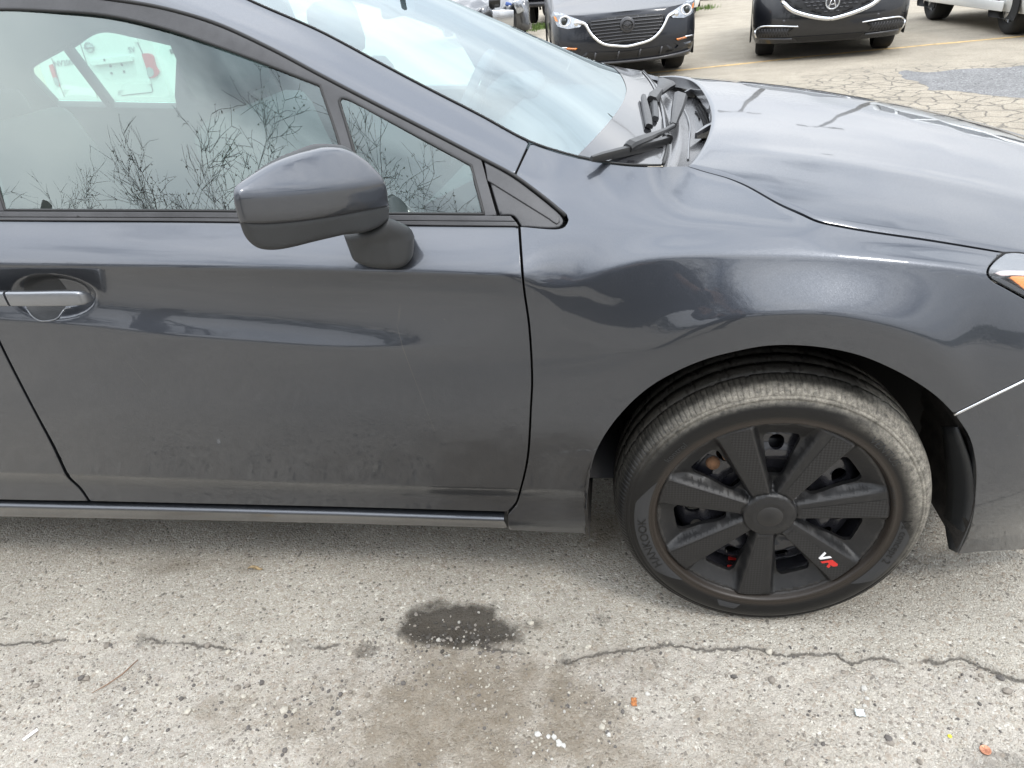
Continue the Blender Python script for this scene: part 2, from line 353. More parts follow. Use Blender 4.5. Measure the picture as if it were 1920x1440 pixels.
L3 = LN([(-800, 482, .0, -.42, .72), (0, 497, .0, -.42, .72), (300, 501, .0, -.42, .72), (660, 508, .0, -.40, .72), (880, 515, .0, -.34, .70), (975, 520, .0, -.3, .70), (1010, 532, .004, -.15, .70), (1035, 541, .008, -.02, .75), (1067, 533, .012, .08, .85), (1117, 513, .018, .18, .92), (1183, 493, .026, .25, .92), (1233, 483, .029, .30, .90), (1300, 478, .031, .38, .90), (1400, 477, .031, .45, .90), (1558, 480, .032, .45, .90), (1676, 486, .034, .42, .9), (1846, 503, .042, .4, .9), ('w', .55, .745, .05, .4, .9), ('w', 1.2, .64, .07, .4, .9)])
L2 = LN([(-800, 405, .068, 1.15, .42), (0, 413, .068, 1.15, .42), (440, 416, .068, 1.15, .42), (730, 421, .068, 1.15, .42), (970, 424, .068, 1.1, .45), (1060, 428, .070, 1.0, .8), (1110, 429, .072, .95, 1.0), (1300, 428, .074, .8, 1.15), (1400, 424, .072, .8, 1.2), (1500, 426, .07, .85, 1.2), (1600, 443, .072, .9, 1.15), (1700, 458, .074, .9, 1.15), (1880, 485, .082, .9, 1.1), ('w', .55, .765, .085, .9, 1.1), ('w', 1.2, .66, .12, .9, 1.1)])
L1 = LN([(-800, -40, .285, .40, .7), (-200, -38, .28, .40, .7), (0, -24, .275, .40, .7), (100, -14, .268, .40, .7), (213, 0, .26, .42, .7), (267, 3, .257, .42, .7), (400, 42, .242, .42, .75), (500, 87, .225, .42, .8), (600, 140, .205, .42, .9), (700, 192, .187, .42, .95), (800, 243, .167, .42, .95), (903, 297, .143, .42, .95), (963, 330, .125, .45, .95), (1033, 383, .100, .55, .9), (1062, 408, .088, .6, .9)])
L0 = LN([(-800, -330, .42, 1.2, 1.2), (-400, -270, .41, 1.2, 1.2), (0, -200, .395, 1.2, 1.2), (150, -150, .385, 1.15, 1.2), (300, -85, .365, 1.1, 1.2), (470, 0, .335, 1.05, 1.2), (600, 57, .31, 1.05, 1.2), (700, 110, .287, 1.05, 1.2), (800, 163, .262, 1.05, 1.2), (900, 214, .235, 1.05, 1.2), (993, 264, .205, 1.05, 1.2), (1055, 285, .185, 1.1, 1.3), (1107, 298, .178, 1.25, 1.5), (1142, 304, .182, 1.4, 1.6), (1195, 309, .198, 1.6, 1.8), (1242, 310, .215, 1.7, 2), ('h', 1290, 309, 1.7, 2), ('h', 1325, 320, 1.6, 1.8), ('h', 1365, 331, 1.5, 1.7), ('h', 1400, 346, 1.45, 1.6), ('h', 1463, 381, 1.4, 1.5), ('h', 1500, 398, 1.3, 1.4), ('h', 1533, 413, 1.25, 1.3), ('h', 1580, 423, 1.2, 1.3), ('h', 1629, 432, 1.2, 1.3), ('h', 1742, 449, 1.2, 1.3), ('h', 1884, 472, 1.2, 1.3), ('h', 1990, 492, 1.2, 1.3), ('w', .75, float(dome(.75, .17)), .17, 1.2, 1.3), ('w', 1.2, .60, .4, 1.2, 1.3)])
LINES = [L7, L6, L5, L4, L3, L2, L1, L0]
XS = np.arange(-3.2, 1.3, .006); ZS = np.arange(.05, 1.62, .0025)
def dens(ln):
    d = np.array(catmull(ln, .01)); o = np.argsort(d[:, 0], kind='stable'); return d[o]
DL = [dens(l) for l in LINES]
SG = np.zeros((len(XS), len(ZS)))
for i, X in enumerate(XS):
    nd = []
    for k, d in enumerate(DL):
        if k == 6 and X > d[-1, 0]: continue
        nd.append([np.interp(X, d[:, 0], d[:, c]) for c in (1, 2, 3, 4)])
    z = [nd[0][0]]; 
    keep = [nd[0]]
    for q in nd[1:]:
        if q[0] > keep[-1][0]+.004: keep.append(q)
    nd = keep; row = np.empty(len(ZS))
    lo = ZS <= nd[0][0]; row[lo] = nd[0][1]+(ZS[lo]-nd[0][0])*nd[0][2]
    hi = ZS >= nd[-1][0]; row[hi] = nd[-1][1]+(ZS[hi]-nd[-1][0])*nd[-1][3]
    for a, b in zip(nd[:-1], nd[1:]):
        m = (ZS > a[0]) & (ZS < b[0]); h = b[0]-a[0]; t = (ZS[m]-a[0])/h
        row[m] = (2*t**3-3*t**2+1)*a[1]+(t**3-2*t**2+t)*h*a[3]+(-2*t**3+3*t**2)*b[1]+(t**3-t**2)*h*b[2]
    SG[i] = row
NOSE = np.where(XS > .36, .85*(np.maximum(XS-.36, 0))**2, 0)
SG += NOSE[:, None]
def gsm(A, s, ax):
    k = int(3*s+1); w = np.exp(-.5*(np.arange(-k, k+1)/s)**2); w /= w.sum()
    P = np.pad(A, [(k, k) if i == ax else (0, 0) for i in (0, 1)], mode='edge')
    return sum(w[j]*np.take(P, range(j, j+A.shape[ax]), ax) for j in range(2*k+1))
SG = gsm(gsm(SG, 3.0, 0), 1.3, 1)
SW_ = gsm(gsm(SG, 14.0, 0), 10.0, 1)      # the panes are smoother than the pressed steel
for (cx, cz, rx, rz, k) in ((-.405, .860, .075, .070, .85), (-.02, .905, .13, .030, .8)):       # soften where body lines run together
    B2 = gsm(gsm(SG, 9.0, 0), 5.0, 1); w_ = k*np.exp(-((XS[:, None]-cx)/rx)**2-((ZS[None, :]-cz)/rz)**2); SG = SG*(1-w_)+B2*w_
# handle cup pressed into the door skin
HC = atY(92, 556, -.002)
XX, ZZ = np.meshgrid(XS, ZS, indexing='ij')
q_ = np.sqrt(((XX-HC[0])/.098)**2+((ZZ-HC[2]+.004)/.048)**2)
SG += .022*np.clip((1.0-q_)/.42, 0, 1)**1.0*(3-2*np.clip((1.0-q_)/.42, 0, 1))*np.clip((1.0-q_)/.42, 0, 1)
GX = np.gradient(SG, XS[1]-XS[0], axis=0); GZ = np.gradient(SG, ZS[1]-ZS[0], axis=1)
GXW = np.gradient(SW_, XS[1]-XS[0], axis=0); GZW = np.gradient(SW_, ZS[1]-ZS[0], axis=1)
def bil(A, x, z):
    fx = np.clip((np.asarray(x)-XS[0])/(XS[1]-XS[0]), 0, len(XS)-1.001); fz = np.clip((np.asarray(z)-ZS[0])/(ZS[1]-ZS[0]), 0, len(ZS)-1.001)
    i = fx.astype(int); j = fz.astype(int); u = fx-i; v = fz-j
    return A[i, j]*(1-u)*(1-v)+A[i+1, j]*u*(1-v)+A[i, j+1]*(1-u)*v+A[i+1, j+1]*u*v
def S(x, z): return bil(SG, x, z)
def SN(x, z):
    n = np.stack([bil(GX, x, z), -np.ones_like(np.asarray(x, float)), bil(GZ, x, z)], -1); return n/np.linalg.norm(n, axis=-1, keepdims=True)
def SNW(x, z):
    n = np.stack([bil(GXW, x, z), -np.ones_like(np.asarray(x, float)), bil(GZW, x, z)], -1); return n/np.linalg.norm(n, axis=-1, keepdims=True)
def onS(px, py, off=0.0):
    Y = .08
    for _ in range(60):
        P = atY(px, py, Y); Y += .5*(float(S(P[0], P[2]))+off-Y)
    return atY(px, py, Y)
def xz(pxs, off=0.0): return np.array([[p[0], p[2]] for p in (onS(x, y, off) for x, y in pxs)])

CREASE = []
for k in (1, 3, 4, 5):
    d = DL[k]; x = np.arange(-3.0, .9, .010); z = np.interp(x, d[:, 0], d[:, 1])
    for o in ((-.008, -.005, -.0025, 0, .0025, .005, .008) if k in (1, 4) else (-.006, 0, .006)): CREASE.append(np.stack([x, z+o], 1))
CREASE = np.vstack(CREASE)
def thin(P, g):
    # drop grid points too close to a crease row
    d = np.full(len(P), 9.)
    for k in (1, 3, 4, 5):
        z = np.interp(P[:, 0], DL[k][:, 0], DL[k][:, 1]); d = np.minimum(d, abs(P[:, 1]-z))
    return P[d > g]
def panel(name, outline, m, parent, holes=(), off=0.0, thick=.012, rnd=.0022, sx=.02, sz=.008, extra=None, surf=None, isxz=False, mirror=None, crease=False, pane=False):
    """a sheet-metal panel: outline in photo pixels laid on the body surface, rolled edge and a returned flange"""
    poly = outline if isxz else xz(outline, off); hs = [h if isxz else xz(h, off) for h in holes]
    f = surf or S
    if crease: extra = CREASE if extra is None else np.vstack([CREASE, extra])
    P, T, loops = tri2d(poly, hs, sx, sz, extra, gfilter=(lambda g: thin(g, .011)) if crease else None, ring=(rnd*.5, rnd*1.2) if rnd else None)
    d = np.min([bdist(l, P) for l in [poly]+hs], axis=0)
    roll = rnd*np.clip(1-d/(rnd*1.2), 0, 1)**2*.8 if rnd else 0*d
    Y = f(P[:, 0], P[:, 1])+off
    if surf is None: nb = (SNW if pane else SN)(P[:, 0], P[:, 1])
    else:
        e = 1e-3; gx = (f(P[:, 0]+e, P[:, 1])-f(P[:, 0]-e, P[:, 1]))/(2*e); gz = (f(P[:, 0], P[:, 1]+e)-f(P[:, 0], P[:, 1]-e))/(2*e)
        nb = np.stack([gx, -np.ones(len(P)), gz], 1); nb /= np.linalg.norm(nb, axis=1)[:, None]
    V = np.stack([P[:, 0], Y, P[:, 1]], 1)-nb*roll[:, None]
    V = list(V); Nn = [n for n in nb]; F = [tuple(t) if True else t for t in T]
    for li, lp in enumerate(loops):
        pp = P[lp]; e = np.roll(pp, -1, 0)-np.roll(pp, 1, 0); n2 = np.stack([e[:, 1], -e[:, 0]], 1); n2 /= np.linalg.norm(n2, axis=1)[:, None]+1e-9
        if area2(pp) < 0: n2 = -n2
        if li > 0: n2 = -n2
        b = len(V); n = len(lp)
        for k, i in enumerate(lp):
            nn = np.array([n2[k, 0], 0, n2[k, 1]])
            if rnd: w = nb[i]*.55+nn*.6; Nn[i] = w/np.linalg.norm(w)
            V.append(V[i]); Nn.append(nn)
        for k, i in enumerate(lp): V.append(V[i]-nb[i]*thick); Nn.append(np.array([n2[k, 0], 0, n2[k, 1]]))
        flip = (area2(pp) > 0) == (li == 0)
        for k in range(n):
            j = (k+1) % n; q = (b+k, b+n+k, b+n+j, b+j); F.append(q if flip else q[::-1])
    if mirror is not None:
        V = [np.array([v[0], 2*mirror-v[1], v[2]]) for v in V]; Nn = [np.array([n[0], -n[1], n[2]]) for n in Nn]; F = [q[::-1] for q in F]
    return mesh_obj(name, V, F, m, parent, normals=Nn)
# ------------------------------------------------------------------ the grey car
car = empty('sedan', (-1.0, YC, 0), 0, 'dark grey metallic sedan close up in the foreground, black wheel cover on its front wheel', 'car')
dark_in = M['dark']
# door skins, fender, bumper
hg = np.stack([a.ravel() for a in np.meshgrid(np.arange(HC[0]-.115, HC[0]+.115, .005), np.arange(HC[2]-.062, HC[2]+.062, .004))], 1)
door_o = path([(-75, 412), (0, 413.5), (440, 416.5), (730, 421.5), (971, 424)], [(971, 424), (980, 540), (990, 613), (995.5, 713), (993.5, 763), (987, 860), (975, 915), (965, 945), (950, 960)],
              [(950, 960), (636, 951), (169, 940)], [(169, 940), (153, 916), (130, 893), (119, 872), (103, 838), (73, 783), (40, 720), (0, 640), (-30, 570), (-60, 480), (-75, 412)])
door = panel('front_door', door_o, M['paint'], car, extra=hg, crease=True, sx=.010, sz=.008)
rdoor_o = path([(-640, 405), (-80, 412)], [(-80, 412), (-65, 480), (-35, 570), (-5, 640), (35, 720), (68, 783), (98, 840), (113, 872), (124, 894), (148, 918), (164, 940)], [(164, 940), (0, 937), (-640, 915)], [(-640, 915), (-640, 405)])
panel('rear_door', rdoor_o, M['paint'], car, crease=True, sx=.010, sz=.008)
fend_o = path([(975.8, 425), (1048, 429), (1060, 424), (1066, 411), (1062, 402), (1036, 381), (967, 329)], [(967, 329), (996, 267)],
              [(996, 267), (1056, 288), (1108, 300), (1143, 306), (1196, 311), (1243, 311.5), (1289, 311)],
              [(1289, 311), (1324, 322), (1364, 333.5), (1398, 348), (1462, 384), (1499, 401), (1533, 416), (1580, 426.5), (1629, 435), (1742, 451.5), (1880, 474)],
              [(1880, 474), (1864, 487), (1852, 503), (1851, 515), (1859, 526), (1890, 544), (1924, 563), (1990, 600), (2060, 625)],
              [(2060, 625), (1990, 673), (1920, 711), (1856, 743), (1789, 776)],
              [(1789, 776), (1760, 747), (1723, 720), (1673, 692), (1607, 665.5), (1523, 650), (1440, 649), (1373, 661), (1323, 674.5), (1273, 695), (1223, 723), (1182, 757), (1140, 807), (1114, 857), (1102, 925), (1097, 1001)],
              [(1097, 1001), (1030, 998.5), (954, 994)], [(954, 994), (952, 967)], [(952, 967), (957, 961), (969, 946), (979, 915), (991.3, 860), (997.3, 763), (999.6, 713), (994.2, 613), (984.3, 540), (975.8, 425)])
fender = panel('front_fender', fend_o, M['paint'], car, thick=.022, crease=True, sx=.010, sz=.008)
bump_o = path([(1793, 780), (1858, 746), (1920, 715.5), (1975, 687), (2020, 662)], [(2020, 662), (2010, 800), (1985, 1029)], [(1985, 1029), (1920, 1031), (1830, 1036), (1797, 1040)], [(1797, 1040), (1819, 994), (1830, 923), (1830, 867), (1818, 819), (1793, 780)])
panel('front_bumper', bump_o, M['paint'], car, thick=.03, crease=True, sx=.010, sz=.008)
pill_o = path([(964, 327), (903, 294), (800, 240), (700, 189), (600, 137), (500, 84), (400, 39), (300, 11), (213, -4), (100, -18), (0, -28), (-200, -42), (-330, -43)],
              [(-330, -43), (-330, -258)], [(-330, -258), (-200, -235), (0, -198), (150, -148), (300, -83), (470, 1), (600, 58), (700, 111), (800, 164), (900, 215), (992, 265)], [(992, 265), (964, 327)])
panel('a_pillar', pill_o, M['paint'], car, thick=.02, crease=True, sx=.010, sz=.008)
# window frame with its two openings, the belt moulding and the black corner piece
g1 = path([(-62, 22), (0, 17), (100, 20), (200, 28), (300, 50), (400, 83), (500, 120), (600, 160)], [(600, 160), (637, 272), (668, 400)], [(668, 400), (440, 396), (10, 394)], [(10, 394), (-20, 300), (-62, 22)])
g2 = path([(636, 190), (640, 184), (650, 185), (700, 211), (800, 265), (883, 310)], [(883, 310), (907, 401.5)], [(907, 401.5), (800, 401), (690, 400.5)], [(690, 400.5), (662, 278), (636, 190)], step=4)
g0 = path([(-95, 20), (-300, 22), (-640, 30)], [(-640, 30), (-640, 388)], [(-640, 388), (-30, 393)], [(-30, 393), (-60, 300), (-95, 20)])
frame_o = path([(-700, -36), (-200, -36), (0, -22), (100, -12), (213, 2), (300, 16), (400, 45), (500, 90), (600, 143), (700, 195), (800, 246), (902, 299)], [(902, 299), (931, 403)], [(931, 403), (907, 405), (440, 399), (-700, 392)], [(-700, 392), (-700, -36)])
panel('window_frame', frame_o, M['frame'], car, holes=(g1, g2, g0), off=.002, thick=.014, rnd=.003, sx=.03, sz=.012)
_gs = np.vstack([xz(g1), xz(g2), xz(g0)]); _gi = np.stack([q.ravel() for q in np.meshgrid(np.linspace(-1.5, -.62, 40), np.linspace(.97, 1.33, 30))], 1); _gi = _gi[inside(xz(g1), _gi) | inside(xz(g2), _gi)]; _gs = np.vstack([_gs, _gi, _gi])
def _ab(x, z): x = np.asarray(x)+1.1; z = np.asarray(z)-1.1; return np.stack([np.ones_like(x), x, z, x*x, x*z, z*z], -1)
_gc = np.linalg.lstsq(_ab(_gs[:, 0], _gs[:, 1]), S(_gs[:, 0], _gs[:, 1]), rcond=None)[0]
def pane_y(x, z): return _ab(x, z) @ _gc
panel('front_door_window', g1, M['sideglass'], car, off=.0085, surf=pane_y, thick=.001, rnd=0, sx=.03, sz=.015)
panel('quarter_window', g2, M['sideglass'], car, off=.007, surf=pane_y, thick=.001, rnd=0, sx=.03, sz=.015)
panel('rear_door_window', g0, M['sideglass'], car, off=.0085, surf=pane_y, thick=.001, rnd=0, sx=.04, sz=.02)
for g, o in ((g1, .0045), (g2, .003), (g0, .0045)):
    t = MB(); t.tube([onS(x, y, o) for x, y in g], .0032, 6, closed=True); t.obj('window_seal', M['rubber'], car)
lt = MB(); lt.tube([onS(x, y, .004) for x, y in catmull([(-640, -39), (-200, -39), (0, -25), (100, -15), (213, -1), (300, 13.5), (400, 42), (500, 87), (600, 140), (700, 192), (800, 243), (903, 296.5), (963, 328.5), (1035, 382), (1061, 405)], 12)], .004, 6)
lt.obj('frame_seal', M['rubber'], car)
belt_a = path([(-700, 394), (10, 396.5), (440, 398.5), (690, 402.5), (907, 404), (957, 404.5)], [(957, 404.5), (966, 414.5)], [(966, 414.5), (730, 413), (440, 408.5), (0, 406.5), (-700, 403)], [(-700, 403), (-700, 394)])
belt_b = path([(-700, 404), (0, 407.5), (440, 409.5), (730, 414), (967, 415.5)], [(967, 415.5), (972, 423.5)], [(972, 423.5), (730, 421), (440, 415.5), (0, 412.5), (-700, 408)], [(-700, 408), (-700, 404)])
panel('belt_moulding', belt_a, M['frame'], car, off=-.004, thick=.012, rnd=.002, sx=.03, sz=.006)
panel('belt_weatherstrip', belt_b, M['frame'], car, off=-.006, thick=.012, rnd=.002, sx=.03, sz=.006)
sail_o = path([(907, 301), (962, 332), (1033, 386.5), (1050, 402), (1056, 413), (1049, 424), (978, 424)], [(978, 424), (963, 404), (937, 402.5)], [(937, 402.5), (907, 301)])
sail = panel('sail_panel', sail_o, M['frame'], car, off=.003, rnd=.004, sx=.012, sz=.006)
sr = path([(909, 306), (962, 337), (1033, 391), (1047, 404), (1050, 414), (1044, 419), (1030, 410)], [(1030, 410), (914, 338)], [(914, 338), (909, 306)])
panel('sail_ridge', sr, M['frame'], sail, off=-.002, rnd=.003, sx=.012, sz=.006, thick=.006)
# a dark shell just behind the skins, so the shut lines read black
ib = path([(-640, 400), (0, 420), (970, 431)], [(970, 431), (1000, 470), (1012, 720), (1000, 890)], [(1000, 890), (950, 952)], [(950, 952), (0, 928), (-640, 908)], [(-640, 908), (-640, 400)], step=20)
panel('gap_backing', ib, dark_in, car, off=.03, rnd=0, thick=.005, sx=.08, sz=.03)
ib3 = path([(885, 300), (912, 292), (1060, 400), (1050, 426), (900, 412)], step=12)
panel('gap_backing', ib3, dark_in, car, off=.026, rnd=0, thick=.003, sx=.06, sz=.03)
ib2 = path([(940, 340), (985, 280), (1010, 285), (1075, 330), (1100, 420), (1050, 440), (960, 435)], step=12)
panel('gap_backing', ib2, dark_in, car, off=.03, rnd=0, thick=.005, sx=.06, sz=.03)
# sill
SB = np.array([[p[0], p[2]] for p in (atY(x, y, .045) for x, y in [(-700, 928), (0, 941), (320, 948), (640, 956), (946, 966), (1010, 969)])])
SL = np.array([[p[0], p[2]] for p in (atY(x, y, .062) for x, y in [(-700, 957), (0, 971), (322, 977), (640, 984), (949, 993), (1010, 996)])])
sp_ = MB(); rows = []
for X in np.linspace(-3.0, float(SB[-2, 0])-.001, 90):
    zt = np.interp(X, SB[:, 0], SB[:, 1]); zb = np.interp(X, SL[:, 0], SL[:, 1]); h = zt-zb
    rows.append([(X, y, zt-h*v) for y, v in ((.085, -.02), (.060, .0), (.050, .02), (.042, .05), (.0375, .09), (.036, .13), (.0365, .17), (.039, .24), (.044, .36), (.050, .52), (.056, .70), (.061, .88), (.064, .96), (.069, 1.0), (.085, 1.01))])
sp_.grid(rows); sp_.f.append(tuple(range(len(sp_.v)-15, len(sp_.v)))); sp_.obj('side_sill', M['paint'], car, auto=1.2)
fl = MB(); fl.grid([[(x, y, z) for y, z in ((.10, .25), (.30, .24), (.5, .235), (1.25, .235))] for x in np.linspace(-3, -.44, 6)]); fl.obj('floor_pan', dark_in, car)

# door handle
hb = MB(); yS = float(S(HC[0]-.16, HC[2]+.03))
hp = [atY(x, y, yy) for x, y, yy in [(-70, 559, -.022), (0, 559.5, -.026), (60, 559.5, -.028), (130, 558.5, -.026), (158, 558, -.020), (170, 557.5, -.010)]]
hw = [.0135, .0148, .015, .0148, .0125, .007]; ht = [.007, .0075, .008, .008, .007, .004]
def bar(P, Wd, Th, n=14, e=.45):
    b = MB(); V = []; F = []; Pd = catmull([np.array([*p, w, t]) for p, w, t in zip(P, Wd, Th)], .006)
    for q in Pd:
        for k in range(n):
            a = 2*math.pi*k/n; c, s = math.cos(a), math.sin(a)
            V.append((q[0], q[1]+q[4]*math.copysign(abs(c)**e, c), q[2]+q[3]*math.copysign(abs(s)**e, s)))
    m = len(Pd)
    for i in range(m-1):
        for k in range(n): F.append((i*n+k, i*n+(k+1) % n, (i+1)*n+(k+1) % n, (i+1)*n+k))
    F += [tuple(range(n)), tuple((m-1)*n+k for k in range(n))][:]
    return b.add(V, F)
M['handle'] = car_paint('handle_paint', (.20, .21, .225), .8, .3, .2, .4)
split = atY(17, 560, -.026)
main = [p for p in hp if p[0] > split[0]]; 
bar([atY(19.5, 559.5, -.0265)]+main, [.0149]+hw[2:], [.0076]+ht[2:]).obj('handle', M['handle'], door, auto=1.0)
bar([hp[0], hp[1], atY(15, 559.5, -.0265)], [.0135, .0148, .0149], [.007, .0075, .0076]).obj('handle_cap', M['handle'], door, auto=1.0)
# dark plastic panel over the finger pocket behind the handle
pk = path([(44, 545), (46, 524), (60, 514), (88, 513), (106, 520), (124, 541)], [(124, 541), (122, 577), (110, 594), (95, 600), (72, 600), (58, 590), (48, 577)], [(48, 577), (44, 545)], step=3)
panel('finger_pocket', pk, M['plastic'], door, off=-.0012, rnd=.002, thick=.004, sx=.006, sz=.005)
lipp = MB(); lipp.tube([onS(x, y, -.0015) for x, y in catmull([(50, 579), (60, 592), (74, 601), (94, 601), (108, 596), (121, 580), (133, 577)], 3)], .0016, 6); lipp.obj('pocket_lip', M['handle'], door)

# hood ------------------------------------------------------------
HG = np.array([onDome(x, y) for x, y in catmull([(1291, 308), (1326, 318.5), (1366, 329.5), (1401, 343.5), (1464, 378), (1501, 394), (1534, 409), (1581, 419), (1630, 428), (1743, 444.5), (1888, 469), (1990, 488)], 8)])
ex = [np.array([x, HG[-1][1]+.35*(x-HG[-1][0])**1.5, 0]) for x in np.linspace(HG[-1][0]+.03, .9, 10)]
HG = np.vstack([HG, ex]); HG[:, 2] = dome(HG[:, 0], HG[:, 1])
def hood_edge(X): return np.interp(X, HG[:, 0], HG[:, 1]), np.interp(X, HG[:, 0], HG[:, 2])
XR0 = HG[0, 0]
def hood_z(X, v):
    ye, ze = hood_edge(X); return float(dome(X, YC+v*(YC-ye)))
def hood_rear(v): return XR0+(-.075-XR0)*(1-abs(v)**2.6)
def hood_front(v): return .88-.16*abs(v)**2
vs = np.concatenate([np.linspace(-1, -.9, 14)[:-1], np.linspace(-.9, .9, 90), np.linspace(.9, 1, 14)[1:]]); us = np.concatenate([[0, .004, .01], np.linspace(.02, 1, 90)])
P = []
for u in us:
    r = []
    for v in vs:
        x0, x1 = hood_rear(v), hood_front(v); X = x0+(x1-x0)*u; ye, ze = hood_edge(X); w = YC-ye
        z = hood_z(X, v)
        d = min(u*(x1-x0), (1-abs(v))*w); z -= .004*max(0, 1-d/.006)**2
        r.append((X, YC+v*w, z))
    P.append(r)
hd = MB(); hd.grid(P)
nu, nv = len(us), len(vs)
def skirt(loop, dz):
    b = len(hd.v); hd.v += [hd.v[i] for i in loop]+[(hd.v[i][0], hd.v[i][1], hd.v[i][2]-dz) for i in loop]; n = len(loop)
    hd.f += [(b+k, b+k+1, b+n+k+1, b+n+k) for k in range(n-1)]
skirt([j for j in range(nv)], .03); skirt([i*nv for i in range(nu)], .03); skirt([i*nv+nv-1 for i in range(nu)], .03)
hood = hd.obj('hood', M['paint'], car, recalc=False)
hood.data.flip_normals() if hood.data.polygons[nv*40].normal.z < 0 else None
# dark sheet standing in for engine bay shade under the hood edge
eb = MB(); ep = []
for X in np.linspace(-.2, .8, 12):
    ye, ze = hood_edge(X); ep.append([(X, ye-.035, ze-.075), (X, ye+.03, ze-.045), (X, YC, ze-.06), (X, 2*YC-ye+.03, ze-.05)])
eb.grid(ep).obj('dark_wing_panel', dark_in, car)
# far side of the body: mirrored fender, pillar and door shapes
panel('far_fender', fend_o, M['paint'], car, mirror=YC, sx=.04, sz=.015)
panel('far_pillar', pill_o, M['gloss'], car, mirror=YC, sx=.05, sz=.02)

# windscreen ----------------------------------------------------
WE = np.array([onS(x, y, -.002) for x, y in catmull([(1240, 308.5), (1195, 308), (1142, 303), (1107, 297), (1055, 284), (993, 263), (900, 213), (800, 162), (700, 109), (600, 56), (470, -1), (300, -86), (150, -151)], 10)])
_t = np.concatenate([[0], np.cumsum(np.linalg.norm(np.diff(WE, axis=0), axis=1))]); _t /= _t[-1]
WB_C = np.array([-.185, YC, .966]); WT_C = np.array([WE[-1][0]+.07, YC, WE[-1][2]+.012])
def ws_pt(s, v, off=0.0):
    a = abs(v); E = np.array([np.interp(s, _t, WE[:, k]) for k in range(3)])
    C = WB_C+(WT_C-WB_C)*s+np.array([.5, 0, .85])*.012*4*s*(1-s)
    b = a**(2.6-.3*s)
    p = np.array([C[0]+(E[0]-C[0])*b, YC+v*(YC-E[1]), C[2]+(E[2]-C[2])*b])
    return p+np.array([.5, 0, .8])*off
def ws_grid(v0, v1, s0, s1, nu, nv, off=0.0):
    b = MB(); b.grid([[ws_pt(s0+(s1-s0)*i/nu, v0+(v1-v0)*j/nv, off) for j in range(nv+1)] for i in range(nu+1)]); return b
ws = ws_grid(-1, 1, 0, 1, 24, 40).obj('windscreen', M['wsglass'], car, recalc=False)
# black printed border along the foot of the glass, its upper edge an arc
def frit_s(v): return .085+.045*abs(v)**1.5+.0*v
fb = MB(); fb.grid([[ws_pt(frit_s(v)*i/3, v, .0012) for v in np.linspace(-1, 1, 61)] for i in range(4)]); fb.obj('frit_band', M['gloss'], ws, recalc=False)
for sg in (1,):
    fb = MB(); fb.grid([[ws_pt(s, sg*(1-.045*k), .0012) for k in (0, .5, 1)] for s in np.linspace(0, 1, 20)]); fb.obj('frit_band', M['gloss'], ws, recalc=False)
for q in (-1, 1):
    tb = MB(); tb.tube([ws_pt(s, q*1.002, -.001) for s in np.linspace(0, 1, 40)], .0022, 6); tb.obj('windscreen_moulding', M['rubber'], car)
# roof
rf = MB(); rp = []
for X in np.linspace(-2.2, WT_C[0], 14):
    row = []
    for v in np.linspace(-1, 1, 25):
        a = abs(v); row.append((X-.14*a**2*max(0, 1-(WT_C[0]-X)/.3), YC+v*(YC-WE[-1][1]+.004), WT_C[2]-.012*a**2.2+.045*(1-((X+1.75)/.75)**2)*(.9 if X > -1.75 else .5)))
    rp.append(row)
rf.grid(rp).obj('roof', M['paint'], car, recalc=False)
# cowl: the dished plastic tray between glass and hood
cp = []
for v in np.linspace(-1, 1, 81):
    a = ws_pt(0.004, v); hr = hood_rear(v); zz = hood_z(max(hr, XR0), v)
    b = np.array([hr+.035, YC+v*(YC-HG[0, 1]-.004), zz-.034]); row = []
    side = min(1, (1-abs(v))/.06)
    for k, (t, dz) in enumerate([(0, .003), (.02, .004), (.05, .003), (.09, -.010), (.14, -.013), (.2, -.008), (.3, -.014), (.45, -.020), (.62, -.022), (.80, -.020), (.92, -.022), (1, -.030)]):
        p = a+(b-a)*t; row.append((p[0], p[1], p[2]+dz*side))
    cp.append(row)
cw = MB(); cw.grid(cp); cowl = cw.obj('cowl', M['cowl'], car, recalc=False)
tb = MB(); tb.tube([np.array(ws_pt(.0, v))+np.array([.004, 0, .001]) for v in np.linspace(-1, 1, 60)], .0035, 6); tb.obj('glass_seal', M['rubber'], cowl)
